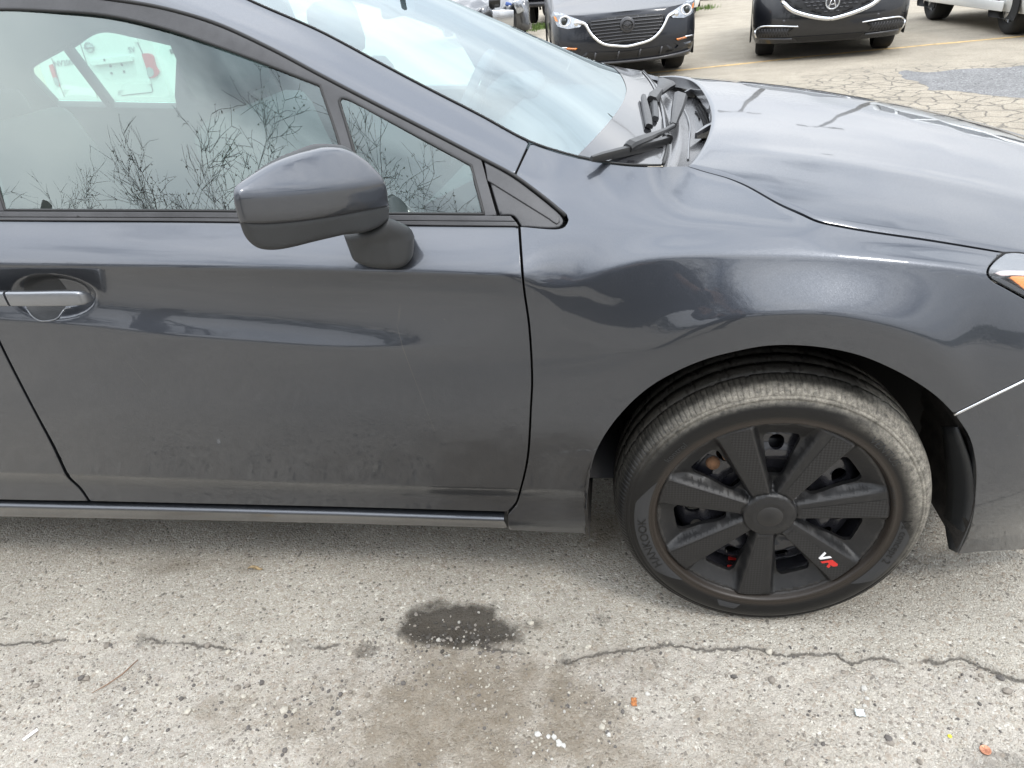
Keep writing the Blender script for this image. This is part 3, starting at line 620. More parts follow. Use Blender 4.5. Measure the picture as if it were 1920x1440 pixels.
# ------------------------------------------------------------------ door mirror
class Patch:
    """a rounded shell seen from its outer side: a plane, a height over it, and an outline laid on it"""
    def __init__(s, O, e1, e2=(0, 0, 1), h=lambda a, b: 0*a, R=.012):
        s.O = np.array(O, float); s.e1 = np.array(e1, float)/np.linalg.norm(e1); s.e2 = np.array(e2, float); s.e2 -= s.e1*(s.e1@s.e2); s.e2 /= np.linalg.norm(s.e2)
        s.n = np.cross(s.e1, s.e2); s.h = h; s.R = R
    def hit(s, px, py, off=0.0):
        d = ray(px, py); hh = 0.0
        for _ in range(40):
            t = ((s.O-CAM)@s.n+hh)/(d@s.n); P = CAM+t*d-s.O; a, b = P@s.e1, P@s.e2
            hh += .6*(float(s.h(np.array(a), np.array(b)))+off-hh)
        return a, b
    def build(s, name, px, m, parent, thick=.03, step=.006, off=0.0, dome=1.0, R=None):
        back = s.O-CAM; back = back/np.linalg.norm(back)       # the shell's side walls run away from the lane, towards the door
        poly = np.array([s.hit(x, y, off-s.R*.6) for x, y in px])
        R = s.R; P, T, loops = tri2d(poly, (), step, step, None, ring=(R*.08, R*.25, R*.5, R*.8))
        d = np.clip(bdist(poly, P)/R, 0, 1); z = s.h(P[:, 0], P[:, 1])+off-R*(1-np.sqrt(1-(1-d)**2))*dome
        V = s.O+P[:, :1]*s.e1+P[:, 1:]*s.e2+z[:, None]*s.n
        F = [tuple(t) for t in T]; n0 = len(V); lp = loops[0]
        W_ = V[lp]+back*thick; cen = W_.mean(0); W2 = cen+(W_-cen)*.94+back*.004
        V = np.vstack([V, W_, W2]); n = len(lp)
        for k in range(n):
            j = (k+1) % n; F.append((lp[k], n0+k, n0+j, lp[j])); F.append((n0+k, n0+n+k, n0+n+j, n0+j))
        F.append(tuple(n0+n+k for k in range(n)))
        b = MB(); b.v = [tuple(v) for v in V]; b.f = F
        return b.obj(name, m, parent, auto=.9)
mA, mB = atY(440, 372, -.255), atY(729, 372, -.065)
mO = (mA+mB)/2; mdir = mB-mA; mdir[2] = 0
mp0 = Patch(mO, mdir)
cl = np.array([mp0.hit(x, y) for x, y in [(430, 366), (493, 363), (566, 357), (628, 352), (740, 343)]])
def cap_h(a, b):
    bc = np.interp(a, cl[:, 0], cl[:, 1]); t = b-bc; w = .010
    up = np.where(t > w, t, np.where(t < -w, 0, (t+w)**2/(4*w)))
    lo = np.where(t < -.03, (-.03-t), 0)
    return -.62*up-.8*up**2*2-.22*lo-.9*(a+.02)**2*1.2
mp = Patch(mO, mdir, h=cap_h, R=.0075)
cap_o = path([(443, 350), (453, 342), (485, 321), (514, 305), (553, 290), (587, 281), (607, 276.5), (628, 276), (645, 278.5), (666, 287), (689, 302.5), (707.5, 321), (718, 334), (725, 350), (728, 373), (729.5, 387)],
             [(729.5, 387), (691, 394.5), (628, 406), (566, 415), (509.5, 420), (482.5, 420.5), (451, 418.5)], [(451, 418.5), (445, 398), (440, 373), (440, 358), (443, 350)], step=4)
low_o = path([(450, 413), (482.5, 414.5), (509.5, 414), (566, 409), (628, 400), (691, 388.5), (730, 382)], [(730, 382), (729, 413)], [(729, 413), (705.5, 428.5), (680, 437), (645, 441)], [(645, 441), (587, 454.5), (549, 464), (520, 469), (501, 469), (484.5, 465), (470, 454.5), (459.5, 440), (450, 413)], step=4)
mirror = mp.build('door_mirror', cap_o, M['paint'], car, thick=.055)
mp.R = .009
mp.build('mirror_housing', low_o, M['plastic'], mirror, thick=.055, off=-.004)
rim_o = path([(480, 322), (524, 296), (553, 284), (587, 271.5), (603, 270), (639, 272), (650, 275), (668, 287), (690, 305)], [(690, 305), (600, 400), (500, 400)], [(500, 400), (480, 322)], step=4)
mr = Patch(mO-.05*mp.n, mdir, R=.01, h=lambda a, b: -.35*np.maximum(b, 0))
mr.build('mirror_rim', rim_o, M['plastic'], mirror, thick=.03)
stk_o = path([(643, 441), (678, 436), (705, 427), (728, 411)], [(728, 411), (753, 421), (770, 432), (777, 446)], [(777, 446), (776, 465), (772, 486), (757.5, 500), (732.5, 505), (701, 503), (678, 497), (662, 488), (652, 465), (643, 441)], step=3)
sO = atY(715, 465, -.03)
sp = Patch(sO, (1, .22, 0), e2=(0, -.10, 1), R=.016, h=lambda a, b: -.35*np.maximum(a-.012, 0)-.3*np.maximum(-a-.02, 0)+.25*np.maximum(b-.01, 0))
sp.build('mirror_stalk', stk_o, M['plastic'], mirror, thick=.085, step=.005)

# ------------------------------------------------------------------ front wheel
WZ = .305; WR = .2280
def tyre_material():
    m, t, b = mat('tyre_rubber'); o = N(t, 'ShaderNodeTexCoord').outputs['Object']
    sx = N(t, 'ShaderNodeSeparateXYZ'); L(t, o, sx.inputs[0])
    zz = N(t, 'ShaderNodeMath', operation='SUBTRACT'); zz.inputs[1].default_value = WZ; L(t, sx.outputs[2], zz.inputs[0])
    r = N(t, 'ShaderNodeVectorMath', operation='LENGTH'); c = N(t, 'ShaderNodeCombineXYZ'); L(t, sx.outputs[0], c.inputs[0]); L(t, zz.outputs[0], c.inputs[2]); L(t, c.outputs[0], r.inputs[0])
    an = N(t, 'ShaderNodeMath', operation='ARCTAN2'); L(t, zz.outputs[0], an.inputs[0]); L(t, sx.outputs[0], an.inputs[1])   # 0 = front, pi/2 = top
    n = N(t, 'ShaderNodeTexNoise', i_Scale=75.0, i_Detail=8.0, i_Roughness=.75); L(t, o, n.inputs['Vector'])
    nf = N(t, 'ShaderNodeTexNoise', i_Scale=260.0, i_Detail=4.0, i_Roughness=.7); L(t, o, nf.inputs['Vector'])
    def mr(src, a, b_, c_=0., d=1.): 
        q = N(t, 'ShaderNodeMapRange', i_From_Min=a, i_From_Max=b_, i_To_Min=c_, i_To_Max=d, interpolation_type='SMOOTHSTEP'); L(t, src, q.inputs[0]); return q.outputs[0]
    def mm(a, b_, op='MULTIPLY'):
        q = N(t, 'ShaderNodeMath', operation=op)
        for i, v in enumerate((a, b_)):
            if isinstance(v, (int, float)): q.inputs[i].default_value = v
            else: L(t, v, q.inputs[i])
        return q.outputs[0]
    R_ = r.outputs['Value']; A = an.outputs[0]
    # caked pale mud on the shoulder: thick from the top round to the front
    rad = mm(mr(R_, .268, .290), mr(R_, .312, .298))
    ang = mm(mr(A, -.75, .1), mr(A, 2.9, 1.7))
    band2 = mm(mm(mr(R_, .248, .285), mr(A, -.2, .25)), mr(A, 1.25, .75))
    mud = mm(mm(rad, mm(ang, .95)), band2, 'MAXIMUM')
    th = mm(mud, mr(n.outputs['Fac'], .18, .72), 'MULTIPLY'); th = mm(th, mr(nf.outputs['Fac'], .25, .6, .55, 1.0))
    # even road dust on the tread
    tread = mm(mr(R_, .300, .312), mr(n.outputs['Fac'], .25, .7, .25, .75)); tread = mm(tread, mr(nf.outputs['Fac'], .3, .65, .3, 1.))
    dust = mm(th, mm(tread, .22), 'MAXIMUM')
    brown = mm(mm(mr(R_, .222, .230), mr(R_, .250, .240)), .22)
    c1 = N(t, 'ShaderNodeMix', data_type='RGBA'); c1.inputs[6].default_value = (.0048, .0048, .005, 1); c1.inputs[7].default_value = (.10, .075, .055, 1); L(t, brown, c1.inputs['Factor'])
    c2 = N(t, 'ShaderNodeMix', data_type='RGBA'); c2.inputs[7].default_value = (.36, .335, .285, 1); L(t, c1.outputs[2], c2.inputs[6]); L(t, dust, c2.inputs['Factor'])
    L(t, c2.outputs[2], b.inputs['Base Color']); b.inputs['Specular IOR Level'].default_value = .35
    L(t, mr(dust, 0, .5, .36, .95), b.inputs['Roughness'])
    bp = N(t, 'ShaderNodeBump', i_Strength=.35, i_Distance=.0015); L(t, nf.outputs['Fac'], bp.inputs['Height']); L(t, bp.outputs[0], b.inputs['Normal'])
    return m
M['tyre'] = tyre_material()
def cover_mat():
    m = simple('matte_black_wheel_cover', (.013, .013, .014), .42, bump=.25, bscale=800); t = m.node_tree; b = t.nodes['Principled BSDF']; g = N(t, 'ShaderNodeNewGeometry'); o = N(t, 'ShaderNodeTexCoord').outputs['Object']
    n = N(t, 'ShaderNodeTexNoise', i_Scale=45.0, i_Detail=8.0, i_Roughness=.75); L(t, o, n.inputs['Vector'])
    r = N(t, 'ShaderNodeMapRange', i_From_Min=.525, i_From_Max=.62, i_To_Min=0, i_To_Max=.45); L(t, g.outputs['Pointiness'], r.inputs[0])       # scuffed, dusty edges
    r2 = N(t, 'ShaderNodeMapRange', i_From_Min=.48, i_From_Max=.78, i_To_Min=0, i_To_Max=.12); L(t, n.outputs['Fac'], r2.inputs[0])
    a = N(t, 'ShaderNodeMath', operation='MAXIMUM'); L(t, r.outputs[0], a.inputs[0]); L(t, r2.outputs[0], a.inputs[1])
    x = N(t, 'ShaderNodeMix', data_type='RGBA'); x.inputs[6].default_value = (.0085, .0085, .009, 1); x.inputs[7].default_value = (.12, .11, .10, 1); L(t, a.outputs[0], x.inputs['Factor']); L(t, x.outputs[2], b.inputs['Base Color']); return m
M['cover'] = cover_mat()
M['steelwheel'] = simple('painted_steel_wheel', (.02, .02, .024), .22, coat=.5)
M['brake'] = simple('brake_black', (.008, .008, .012), .4)
M['rust'] = simple('rust', (.16, .085, .045), .9, var=.4, vscale=80)
M['red'] = simple('red_paint', (.55, .025, .02), .4); M['white'] = simple('white_paint', (.75, .75, .75), .4)
def carbon():
    m, t, b = mat('carbon_print'); o = N(t, 'ShaderNodeTexCoord').outputs['Object']
    mp_ = N(t, 'ShaderNodeMapping'); mp_.inputs['Rotation'].default_value = (0, math.radians(45), 0); L(t, o, mp_.inputs[0])
    c = N(t, 'ShaderNodeTexChecker', i_Scale=230.0); c.inputs[1].default_value = (.017, .017, .018, 1); c.inputs[2].default_value = (.004, .004, .0043, 1)
    sx = N(t, 'ShaderNodeSeparateXYZ'); L(t, mp_.outputs[0], sx.inputs[0]); cb = N(t, 'ShaderNodeCombineXYZ'); L(t, sx.outputs[0], cb.inputs[0]); L(t, sx.outputs[2], cb.inputs[1]); cb.inputs[2].default_value = .001
    L(t, cb.outputs[0], c.inputs[0]); L(t, c.outputs[0], b.inputs['Base Color'])
    b.inputs['Roughness'].default_value = .38; return m
M['carbon'] = carbon()
SPK = [math.radians(9.2+k*360/7) for k in range(7)]
def spoke_coord(x, z):
    """distance along and across the nearest spoke"""
    best = None
    a = np.arctan2(z, x); r = np.hypot(x, z)
    k = np.round((a-SPK[0])/(2*np.pi/7)); da = a-(SPK[0]+k*2*np.pi/7)
    return r*np.cos(da), r*np.sin(da), r
def hwid(u): return .0150+(.0310-.0150)*np.clip((u-.055)/.165, 0, 1)
def cover_y(x, z):
    u, v, r = spoke_coord(x, z)
    face = .004-.006*np.clip((r-.05)/.17, 0, 1)+.0018*np.clip(v/hwid(u), -1, 1)
    dish = .026-.022*np.clip((r-.185)/.040, 0, 1)**1.2+.006*np.clip((.12-r)/.07, 0, 1)
    t = np.clip((np.abs(v)-hwid(u))/.0135, 0, 1); t = t*t*(3-2*t)
    y = face*(1-t)+np.maximum(dish, face)*t
    hub = np.clip((.0535-r)/.0025, 0, 1); y = y*(1-hub)+(.000-.004*np.clip((.05-r)/.02, 0, 1))*hub
    groove = np.exp(-((r-.0535)/.0012)**2); y = y+.004*groove
    cap = np.exp(-((r-.028)/.0009)**2); y = y+.0015*cap+np.where(r < .027, .001, 0)
    lip = np.clip((r-.2232)/.005, 0, 1); y = y+.006*lip**2
    return y
circ = np.stack([WR*np.cos(np.linspace(0, 2*np.pi, 241)[:-1]), WR*np.sin(np.linspace(0, 2*np.pi, 241)[:-1])], 1)
holes = []
for k in range(7):
    a = SPK[k]+math.pi/7
    sh = [np.array(p) for p in [(.082, 0), (.0845, -.0095), (.096, -.0155), (.150, -.0285), (.178, -.0345), (.187, -.030), (.190, 0)]]
    sh = catmull(sh, .006); sh = sh+[np.array([p[0], -p[1]]) for p in sh[-2:0:-1]]
    holes.append(np.array([(p[0]*math.cos(a)-p[1]*math.sin(a), p[0]*math.sin(a)+p[1]*math.cos(a)) for p in sh]))
extra = [np.stack([r*np.cos(np.linspace(0, 2*np.pi, n+1)[:-1]), r*np.sin(np.linspace(0, 2*np.pi, n+1)[:-1])], 1) for r, n in ((.0265, 60), (.0275, 60), (.0285, 60), (.0505, 90), (.0525, 90), (.0545, 90), (.056, 90), (.2222, 240), (.2255, 240))]
for k in range(7):
    for sgn in (-1, 1):
        uu = np.linspace(.058, .220, 60)
        for dv in (-.0012, .0012, .0065, .0120, .0142):
            vv = sgn*(hwid(uu)+dv); a = SPK[k]; extra.append(np.stack([uu*math.cos(a)-vv*math.sin(a), uu*math.sin(a)+vv*math.cos(a)], 1))
extra = np.vstack(extra)
extra = extra[np.min([bdist(h, extra) for h in holes], axis=0) > .0012]
P, T, loops = tri2d(circ, holes, .006, .006, extra)
V = np.stack([P[:, 0], cover_y(P[:, 0], P[:, 1]), P[:, 1]+WZ], 1); F = [tuple(t) for t in T]; V = list(V)
for li, lp in enumerate(loops):
    b = len(V); n = len(lp); V += [V[i] for i in lp]+[V[i]+np.array([0, .010 if li else .02, 0]) for i in lp]; sgn = (area2(P[lp]) > 0) == (li == 0)
    for k in range(n):
        j = (k+1) % n; q = (b+k, b+n+k, b+n+j, b+j); F.append(q if sgn else q[::-1])
wheel = mesh_obj('front_wheel', V, F, M['cover'], car)
def cov(u, v, a, lift=0.0):
    x, z = u*math.cos(a)-v*math.sin(a), u*math.sin(a)+v*math.cos(a); return (x, float(cover_y(np.array(x), np.array(z)))-lift, z+WZ)
for k in range(7):
    c = MB(); uu = np.linspace(.064, .2205, 26)
    c.grid([[cov(u, t*hwid(u)*.97, SPK[k], .0006) for t in (-.95, -.5, 0, .3, .42)] for u in uu]).obj('carbon_inset', M['carbon'], wheel, recalc=False)
cp_ = MB(); cp_.lathe([(.0001, -.0042), (.024, -.0038), (.0262, -.002), (.0262, .002)], 48, (0, 0, WZ)).obj('centre_cap', M['cover'], wheel)
# emblem on one spoke: white V, red R, built as flat raised letters
va = SPK[6]
def letter(name, polys, m, ox, oy, sc):
    b = MB()
    for poly in polys:
        p3 = [cov(ox+sc*p[0]*1.0, oy+sc*p[1], va, .0016) for p in poly]; n = len(poly); p4 = [(p[0], p[1]+.002, p[2]) for p in p3]
        b.add(p3+p4, [tuple(range(n))]+[(i, (i+1) % n, (i+1) % n+n, i+n) for i in range(n)])
    b.obj(name, m, wheel, smooth=False)
letter('letter_v', [[(-.1, .62), (.22, .62), (.42, .12), (.62, .62+.05), (.66, 1.0-.02), (.30, -.25), (.05, -.25)][:0] or [(0, 1), (.26, 1), (.40, .36), (.86, 1), (1.16, 1), (.46, 0), (.18, 0)]], M['white'], .150, -.010, .019)
letter('letter_r', [[(.50, -.04), (1.22, .98), (2.05, .98), (2.22, .80), (2.05, .52), (1.85, .40), (1.55, .40), (1.75, .20), (1.75, -.04), (1.45, -.04), (1.32, .40), (1.10, .40), (.80, -.04)]], M['red'], .154, -.013, .019)
# steel wheel with its ring of round holes, barrel, drum
ho = []
for k in range(18):
    a = 2*math.pi*(k+.35)/18; q = np.linspace(0, 2*np.pi, 21)[:-1]; ho.append(np.stack([.152*math.cos(a)+.0155*np.cos(q), .152*math.sin(a)+.0155*np.sin(q)], 1))
c2 = np.stack([.198*np.cos(np.linspace(0, 2*np.pi, 121)[:-1]), .198*np.sin(np.linspace(0, 2*np.pi, 121)[:-1])], 1)
P, T, loops = tri2d(c2, ho, .012, .012)
rr = np.hypot(P[:, 0], P[:, 1]); yy = .052-.014*np.exp(-((rr-.128)/.016)**2)+.05*np.clip((rr-.17)/.03, 0, 1)**2+.02*np.clip((.09-rr)/.05, 0, 1)
V = list(np.stack([P[:, 0], yy, P[:, 1]+WZ], 1)); F = [tuple(t) for t in T]
for li, lp in enumerate(loops[1:]):
    b = len(V); n = len(lp); V += [V[i] for i in lp]+[V[i]+np.array([0, .008, 0]) for i in lp]
    F += [(b+k, b+n+k, b+n+(k+1) % n, b+(k+1) % n) for k in range(n)]
mesh_obj('steel_wheel', V, F, M['steelwheel'], wheel)
st = MB(); st.lathe([(.222, .012), (.218, .020), (.205, .03), (.203, .06), (.196, .075), (.196, .18), (.21, .2)], 96, (0, 0, WZ)).obj('rim_barrel', M['steelwheel'], wheel)
bk = MB(); bk.lathe([(.02, .085), (.132, .085), (.136, .09), (.136, .115), (.02, .12)], 64, (0, 0, WZ)).obj('brake_disc', M['brake'], wheel)
cb = MB(); cb.box((-.10, .075, WZ+.075), (.09, .05, .05), Matrix.Rotation(.6, 3, 'Y')); cb.obj('brake_caliper', M['brake'], wheel, bevel=.006)
for x, z, w in ((-.112, .098, .030), (-.083, .118, .026)):
    k = MB(); k.lathe([(.0001, .040), (w*.4, .041), (w*.5, .047), (w*.5, .07)], 16, (x, 0, WZ+z)).obj('caliper_bolt', M['rust'], wheel)
rt = MB(); rt.box((atY(1372, 1064, .045)[0], .045, atY(1372, 1064, .045)[2]), (.020, .006, .010)); rt.obj('red_tag', M['red'], wheel, smooth=False, bevel=.001)
rt = MB(); rt.box((atY(1373, 1047, .07)[0], .07, atY(1373, 1047, .07)[2]), (.018, .006, .006)); rt.obj('red_tag', M['red'], wheel, smooth=False, bevel=.001)
hb_ = MB(); hb_.box((.04, .16, WZ), (.3, .1, .1)); hb_.obj('wheel_hub', M['brake'], wheel, bevel=.02)
# tyre
PR = [(.214, .016), (.2250, .008), (.2278, .002), (.2292, -.0035), (.2310, -.0070), (.2330, -.0088), (.2355, -.0088), (.2385, -.0074), (.2400, -.0076), (.2480, -.0105), (.2580, -.0125), (.2660, -.0125), (.2740, -.0108), (.2800, -.0082), (.2835, -.0058), (.2842, -.0070), (.2885, -.0045), (.2900, -.0020), (.2915, -.0030), (.2960, .0005), (.3000, .0055), (.3035, .0110), (.3070, .0180), (.3100, .0260), (.3125, .0345)]
PR += [(.3138, .0420), (.3100, .0426), (.3100, .0450), (.3142, .0456), (.3158, .066), (.3165, .0800), (.3110, .0810), (.3110, .0860), (.3170, .0870), (.3172, .1010), (.3172, .1140), (.3120, .1150), (.3120, .1200), (.3165, .1210), (.3142, .150), (.3075, .1600), (.3000, .19), (.27, .2), (.22, .19)]
def tyre_r(r, h): return r
nseg = 1260; V = []; F = []; np_ = len(PR)
for i in range(nseg):
    a = 2*math.pi*i/nseg; c, s = math.cos(a), math.sin(a); ph = i % 7
    for (r, h) in PR:
        if .295 < r < .3128 and h < .036 and ph == 0: r -= .0032; h2 = h+.001
        elif h > .041 and .3128 < r and ((i*1.0+h*2600) % 42) < 3.2: r -= .003; h2 = h
        else: h2 = h
        z = WZ+r*s; x = r*c
        if z < .0015:
            h2 -= .25*(.0015-z) if h < .02 else 0; z = .0015
        V.append((x, h2, z))
for i in range(nseg):
    j = (i+1) % nseg
    for k in range(np_-1): F.append((i*np_+k, i*np_+k+1, j*np_+k+1, j*np_+k))
ty = MB(); ty.v = V; ty.f = F
tyre = ty.obj('tyre', M['tyre'], wheel)
M['lettering'] = simple('raised_rubber', (.0035, .0035, .0035), .4)
M['lettering2'] = simple('pale_rubber', (.024, .025, .027), .5)
pr_r = np.array([p[0] for p in PR[:20]]); pr_h = np.array([p[1] for p in PR[:20]])
def side_y(r): return np.interp(r, pr_r, pr_h)
def arc_text(txt, a0, r0, size, m, name, squeeze=1.0, lift=.0010, ital=0.0):
    """letters laid clockwise along the sidewall, tops outward, centred on angle a0 (degrees)"""
    cu = bpy.data.curves.new('lettering', 'FONT'); cu.body = txt; cu.size = size; cu.align_x = 'CENTER'; cu.resolution_u = 3; cu.extrude = 0; cu.shear = ital
    o = bpy.data.objects.new('lettering', cu); COL.objects.link(o); dg = bpy.context.evaluated_depsgraph_get(); dg.update()
    me = bpy.data.meshes.new_from_object(o.evaluated_get(dg)); bpy.data.objects.remove(o)
    V = []
    for v in me.vertices:
        a = math.radians(a0)-v.co.x*squeeze/r0; r = r0+v.co.y
        V.append((r*math.cos(a), float(side_y(r))-lift, WZ+r*math.sin(a)))
    F = [tuple(p.vertices)[::1] for p in me.polygons]; b = MB(); b.v = V; b.f = F
    return b.obj(name, m, wheel, smooth=False, recalc=False)
def pad(a0, a1, r0, r1, m, name, taper=2.5):
    b = MB(); A = np.radians(np.linspace(a0, a1, 40)); n = 9
    rows = []
    for i, a in enumerate(A):
        t = min(1, min(i, 39-i)/8+.05); rows.append([((r0+(r1-r0)*t*q)*math.cos(a), float(side_y(r0+(r1-r0)*t*q))-.0005, WZ+(r0+(r1-r0)*t*q)*math.sin(a)) for q in np.linspace(0, 1, n)])
    return b.grid(rows).obj(name, m, wheel, recalc=False)
pad(158, 226, .2440, .2730, M['lettering2'], 'sidewall_pad'); pad(0, -44, .2460, .2720, M['lettering2'], 'sidewall_pad'); pad(-112, -100, .2480, .262, M['lettering2'], 'sidewall_pad')
arc_text('HANKOOK', 196, .2490, .026, M['lettering'], 'sidewall_lettering', 1.02, .0016)
arc_text('V2 concept 2', -12, .2495, .0225, M['lettering'], 'sidewall_lettering', .95, .0016)
arc_text('VENTUS', 42, .2495, .022, M['lettering2'], 'sidewall_lettering', 1.0, .0012)
arc_text('kontrol', 139, .2500, .019, M['lettering2'], 'sidewall_lettering', .95, .0012)
arc_text('205/55R16 91V', 14, .2285, .0085, M['lettering2'], 'sidewall_lettering', 1.1, .0008)
arc_text('M+S TUBELESS', 84, .2285, .0075, M['lettering2'], 'sidewall_lettering', 1.1, .0008)
# wheel-house liner
ln_ = MB(); rows = []
for a in np.radians(np.linspace(-13, 192, 80)):
    r = .374+.030*max(0, math.sin(a))**2+(.014 if math.degrees(a) < 75 else 0)*math.sin(max(0, math.radians(75)-a)); w = .004*math.sin(a*46)
    rows.append([((r+w*(k > 0))*math.cos(a)-.004, y, WZ-.003+(r+w*(k > 0))*math.sin(a)) for k, y in enumerate((.012, .05, .10, .16, .22, .30))])
ln_.grid(rows).obj('wheel_liner', M['liner'], car)
wl = MB(); wl.box((0, .33, .5), (.8, .02, .7)); wl.obj('dark_wing_panel', dark_in, car)
# rubber flap behind the bumper corner
fp = [atY(x, y, Y) for x, y, Y in [(1797, 800, .02), (1822, 870, .02), (1829, 930, .018), (1818, 985, .016), (1797, 1036, .014)]]
fq = [atY(x, y, Y) for x, y, Y in [(1770, 800, .10), (1776, 870, .10), (1778, 930, .095), (1775, 985, .08), (1782, 1030, .03)]]
f_ = MB(); f_.grid([[np.array(a)+(np.array(b)-np.array(a))*t for t in (0, .33, .66, 1)] for a, b in zip(catmull(fp, .02), catmull(fq, .02))][:min(len(catmull(fp, .02)), len(catmull(fq, .02)))])
flap = f_.obj('splash_flap', M['plastic'], car); md = flap.modifiers.new('s', 'SOLIDIFY'); md.thickness = .004
# ------------------------------------------------------------------ headlight
hl_o = path([(1886, 476), (1868, 489), (1856, 504), (1855, 515), (1863, 525), (1893, 542), (1926, 560), (1992, 597), (2058, 620)], [(2058, 620), (2070, 560), (2030, 500)], [(2030, 500), (1960, 484), (1904, 474.5), (1886, 476)], step=4)
M['lamp_back'] = simple('lamp_bowl', (.20, .205, .215), .3, metal=.7)
M['lens'] = glass('clear_lens', (.94, .95, .96), .8, 1.5, dust=.02); M['amber'] = simple('amber_reflector', (.85, .25, .02), .3, coat=1.0, bump=.5, bscale=600); M['pink'] = simple('clear_reflector', (.62, .50, .48), .25, coat=1.0, bump=.6, bscale=900)
lamp = panel('headlight', hl_o, M['lamp_back'], car, off=.030, rnd=0, thick=.004, sx=.012, sz=.008)
panel('lens', hl_o, M['lens'], lamp, off=.002, rnd=.003, thick=.022, sx=.012, sz=.006)
am = path([(1894, 521), (1897, 518.5), (1922, 517.5), (1990, 520)], [(1990, 520), (1990, 565), (1930, 548), (1908, 532), (1894, 521)], step=3)
panel('amber_reflector', am, M['amber'], lamp, off=.014, rnd=.002, thick=.006, sx=.008, sz=.005)
pk2 = path([(1866, 512), (1876, 508), (1930, 507.5), (1990, 509)], [(1990, 509), (1990, 517), (1900, 516), (1878, 517), (1866, 512)], step=3)
panel('clear_reflector', pk2, M['pink'], lamp, off=.014, rnd=.001, thick=.006, sx=.008, sz=.004)
panel('lamp_bezel', path([(1860, 522), (1893, 539.5), (1926, 557), (1990, 592)], [(1990, 592), (1990, 575), (1926, 548), (1893, 530), (1860, 517)], [(1860, 517), (1860, 522)], step=4), M['gloss'], lamp, off=.014, rnd=.001, thick=.006, sx=.01, sz=.005)
# chrome tube put in as the bumper joint's highlight; dark backing behind the lamp
bj = MB(); bj.tube([onS(x, y, .0005) for x, y in catmull([(1789, 778), (1857, 744.5), (1921, 713), (1990, 676), (2060, 630)], 10)], .0026, 6); bj.obj('seam_highlight', M['chrome'], car)
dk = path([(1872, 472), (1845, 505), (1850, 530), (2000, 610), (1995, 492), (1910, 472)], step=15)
panel('gap_backing', dk, dark_in, car, off=.05, rnd=0, thick=.004, sx=.05, sz=.03)

# nose of the car, just beyond the right edge of the photo
def nose_row(z, x0, xc, inset=0.0, n=41):
    y0 = float(S(x0, z))+.003+inset; w = YC-y0
    return [(x0+(xc-x0)*(1-abs(q)**2.4), YC+q*w, z) for q in np.linspace(-1, 1, n)]
nb_ = MB(); nb_.grid([nose_row(z, .47, xc) for z, xc in ((.20, .80), (.24, .86), (.32, .885), (.42, .89), (.52, .885), (.60, .87), (.64, .855))]); nb_.obj('bumper_front', M['paint'], car)
ng = MB(); ng.grid([nose_row(z, .44, xc, .02) for z, xc in ((.63, .845), (.68, .83), (.73, .81), (.765, .77))]); ng.obj('grille_panel', M['gloss'], car)
nc = MB(); nc.tube([(p[0]+.004, p[1], p[2]) for p in nose_row(.70, .44, .83, .02)[12:29]], .012, 8); nc.obj('grille_bar', M['chrome'], car)
panel('far_headlight', hl_o, M['lamp_back'], car, off=.004, rnd=0, thick=.01, sx=.02, sz=.012, mirror=YC); panel('far_bumper', bump_o, M['paint'], car, thick=.03, sx=.04, sz=.02, mirror=YC)

# ------------------------------------------------------------------ wipers and cowl details
_sv = [(s, v) for s in np.linspace(0, 1, 260) for v in np.linspace(-1, 1, 140)]
_wp = np.array([ws_pt(s, v) for s, v in _sv]); _q = (_wp-CAM) @ CR.T
_wx = np.stack([960+F_PX*_q[:, 0]/_q[:, 2], 720-F_PX*_q[:, 1]/_q[:, 2]], 1)
def onW(px, py, off=0.0):
    Zr = _wp[np.hypot(_wx[:, 0]-px, _wx[:, 1]-py).argmin()][2]+off
    return atZ(px, py, Zr)
M['wiper'] = simple('wiper_black', (.012, .012, .0125), .35, var=.2, vscale=60)
def strip(pts, wid, th, z=None, m=None, name='arm', par=None, up=(.35, 0, .94)):
    b = MB(); P = [Vector(p) for p in pts]; rows = []; U = Vector(up).normalized()
    for i, p in enumerate(P):
        t = (P[min(i+1, len(P)-1)]-P[max(i-1, 0)]).normalized(); s = t.cross(U).normalized(); w = wid[i]/2; h = th[i]
        rows.append([p-s*w-U*h*.6, p-s*w*1.0+U*h*.1, p-s*w*.6+U*h*.5, p+s*w*.6+U*h*.5, p+s*w+U*h*.1, p+s*w-U*h*.6, p-s*w-U*h*.6])
    b.grid(rows); n = 7; b.f.append(tuple(range(6))); b.f.append(tuple((len(rows)-1)*n+k for k in range(6)))
    return b.obj(name, m or M['wiper'], par, auto=.6)
base = np.array(onW(1262, 234)); pz = base[2]
arm = strip([onW(1277, 178, .020), onW(1272, 200, .022), onW(1266, 222, .020), onW(1263, 234, .016)], [.036, .030, .018, .013], [.014, .014, .011, .009], name='near_wiper'[5:], par=car)
strip([onW(1263, 235, .016), onW(1247, 244, .016), onW(1231, 251, .017), onW(1215, 257.5, .018), onW(1200, 263, .018), onW(1184, 270, .016), onW(1177, 276, .012)], [.010, .011, .013, .020, .022, .022, .020], [.007, .007, .009, .011, .012, .013, .010], name='wiper_arm', par=arm)
strip([onW(1254, 261, .010), onW(1235, 267, .010), onW(1200, 276, .010), onW(1160, 285, .010), onW(1130, 292, .010), onW(1109, 297, .009)], [.012, .014, .014, .013, .012, .008], [.014, .015, .015, .014, .012, .008], name='wiper_blade', par=arm)
strip([onW(1249, 257, .013), onW(1254, 260, .013)], [.018, .018], [.016, .016], name='blade_clip', par=arm)
arm2 = strip([onW(1251, 153, .016), onW(1245, 161, .020), onW(1237, 172, .018)], [.055, .035, .02], [.014, .014, .010], name='wiper', par=car)
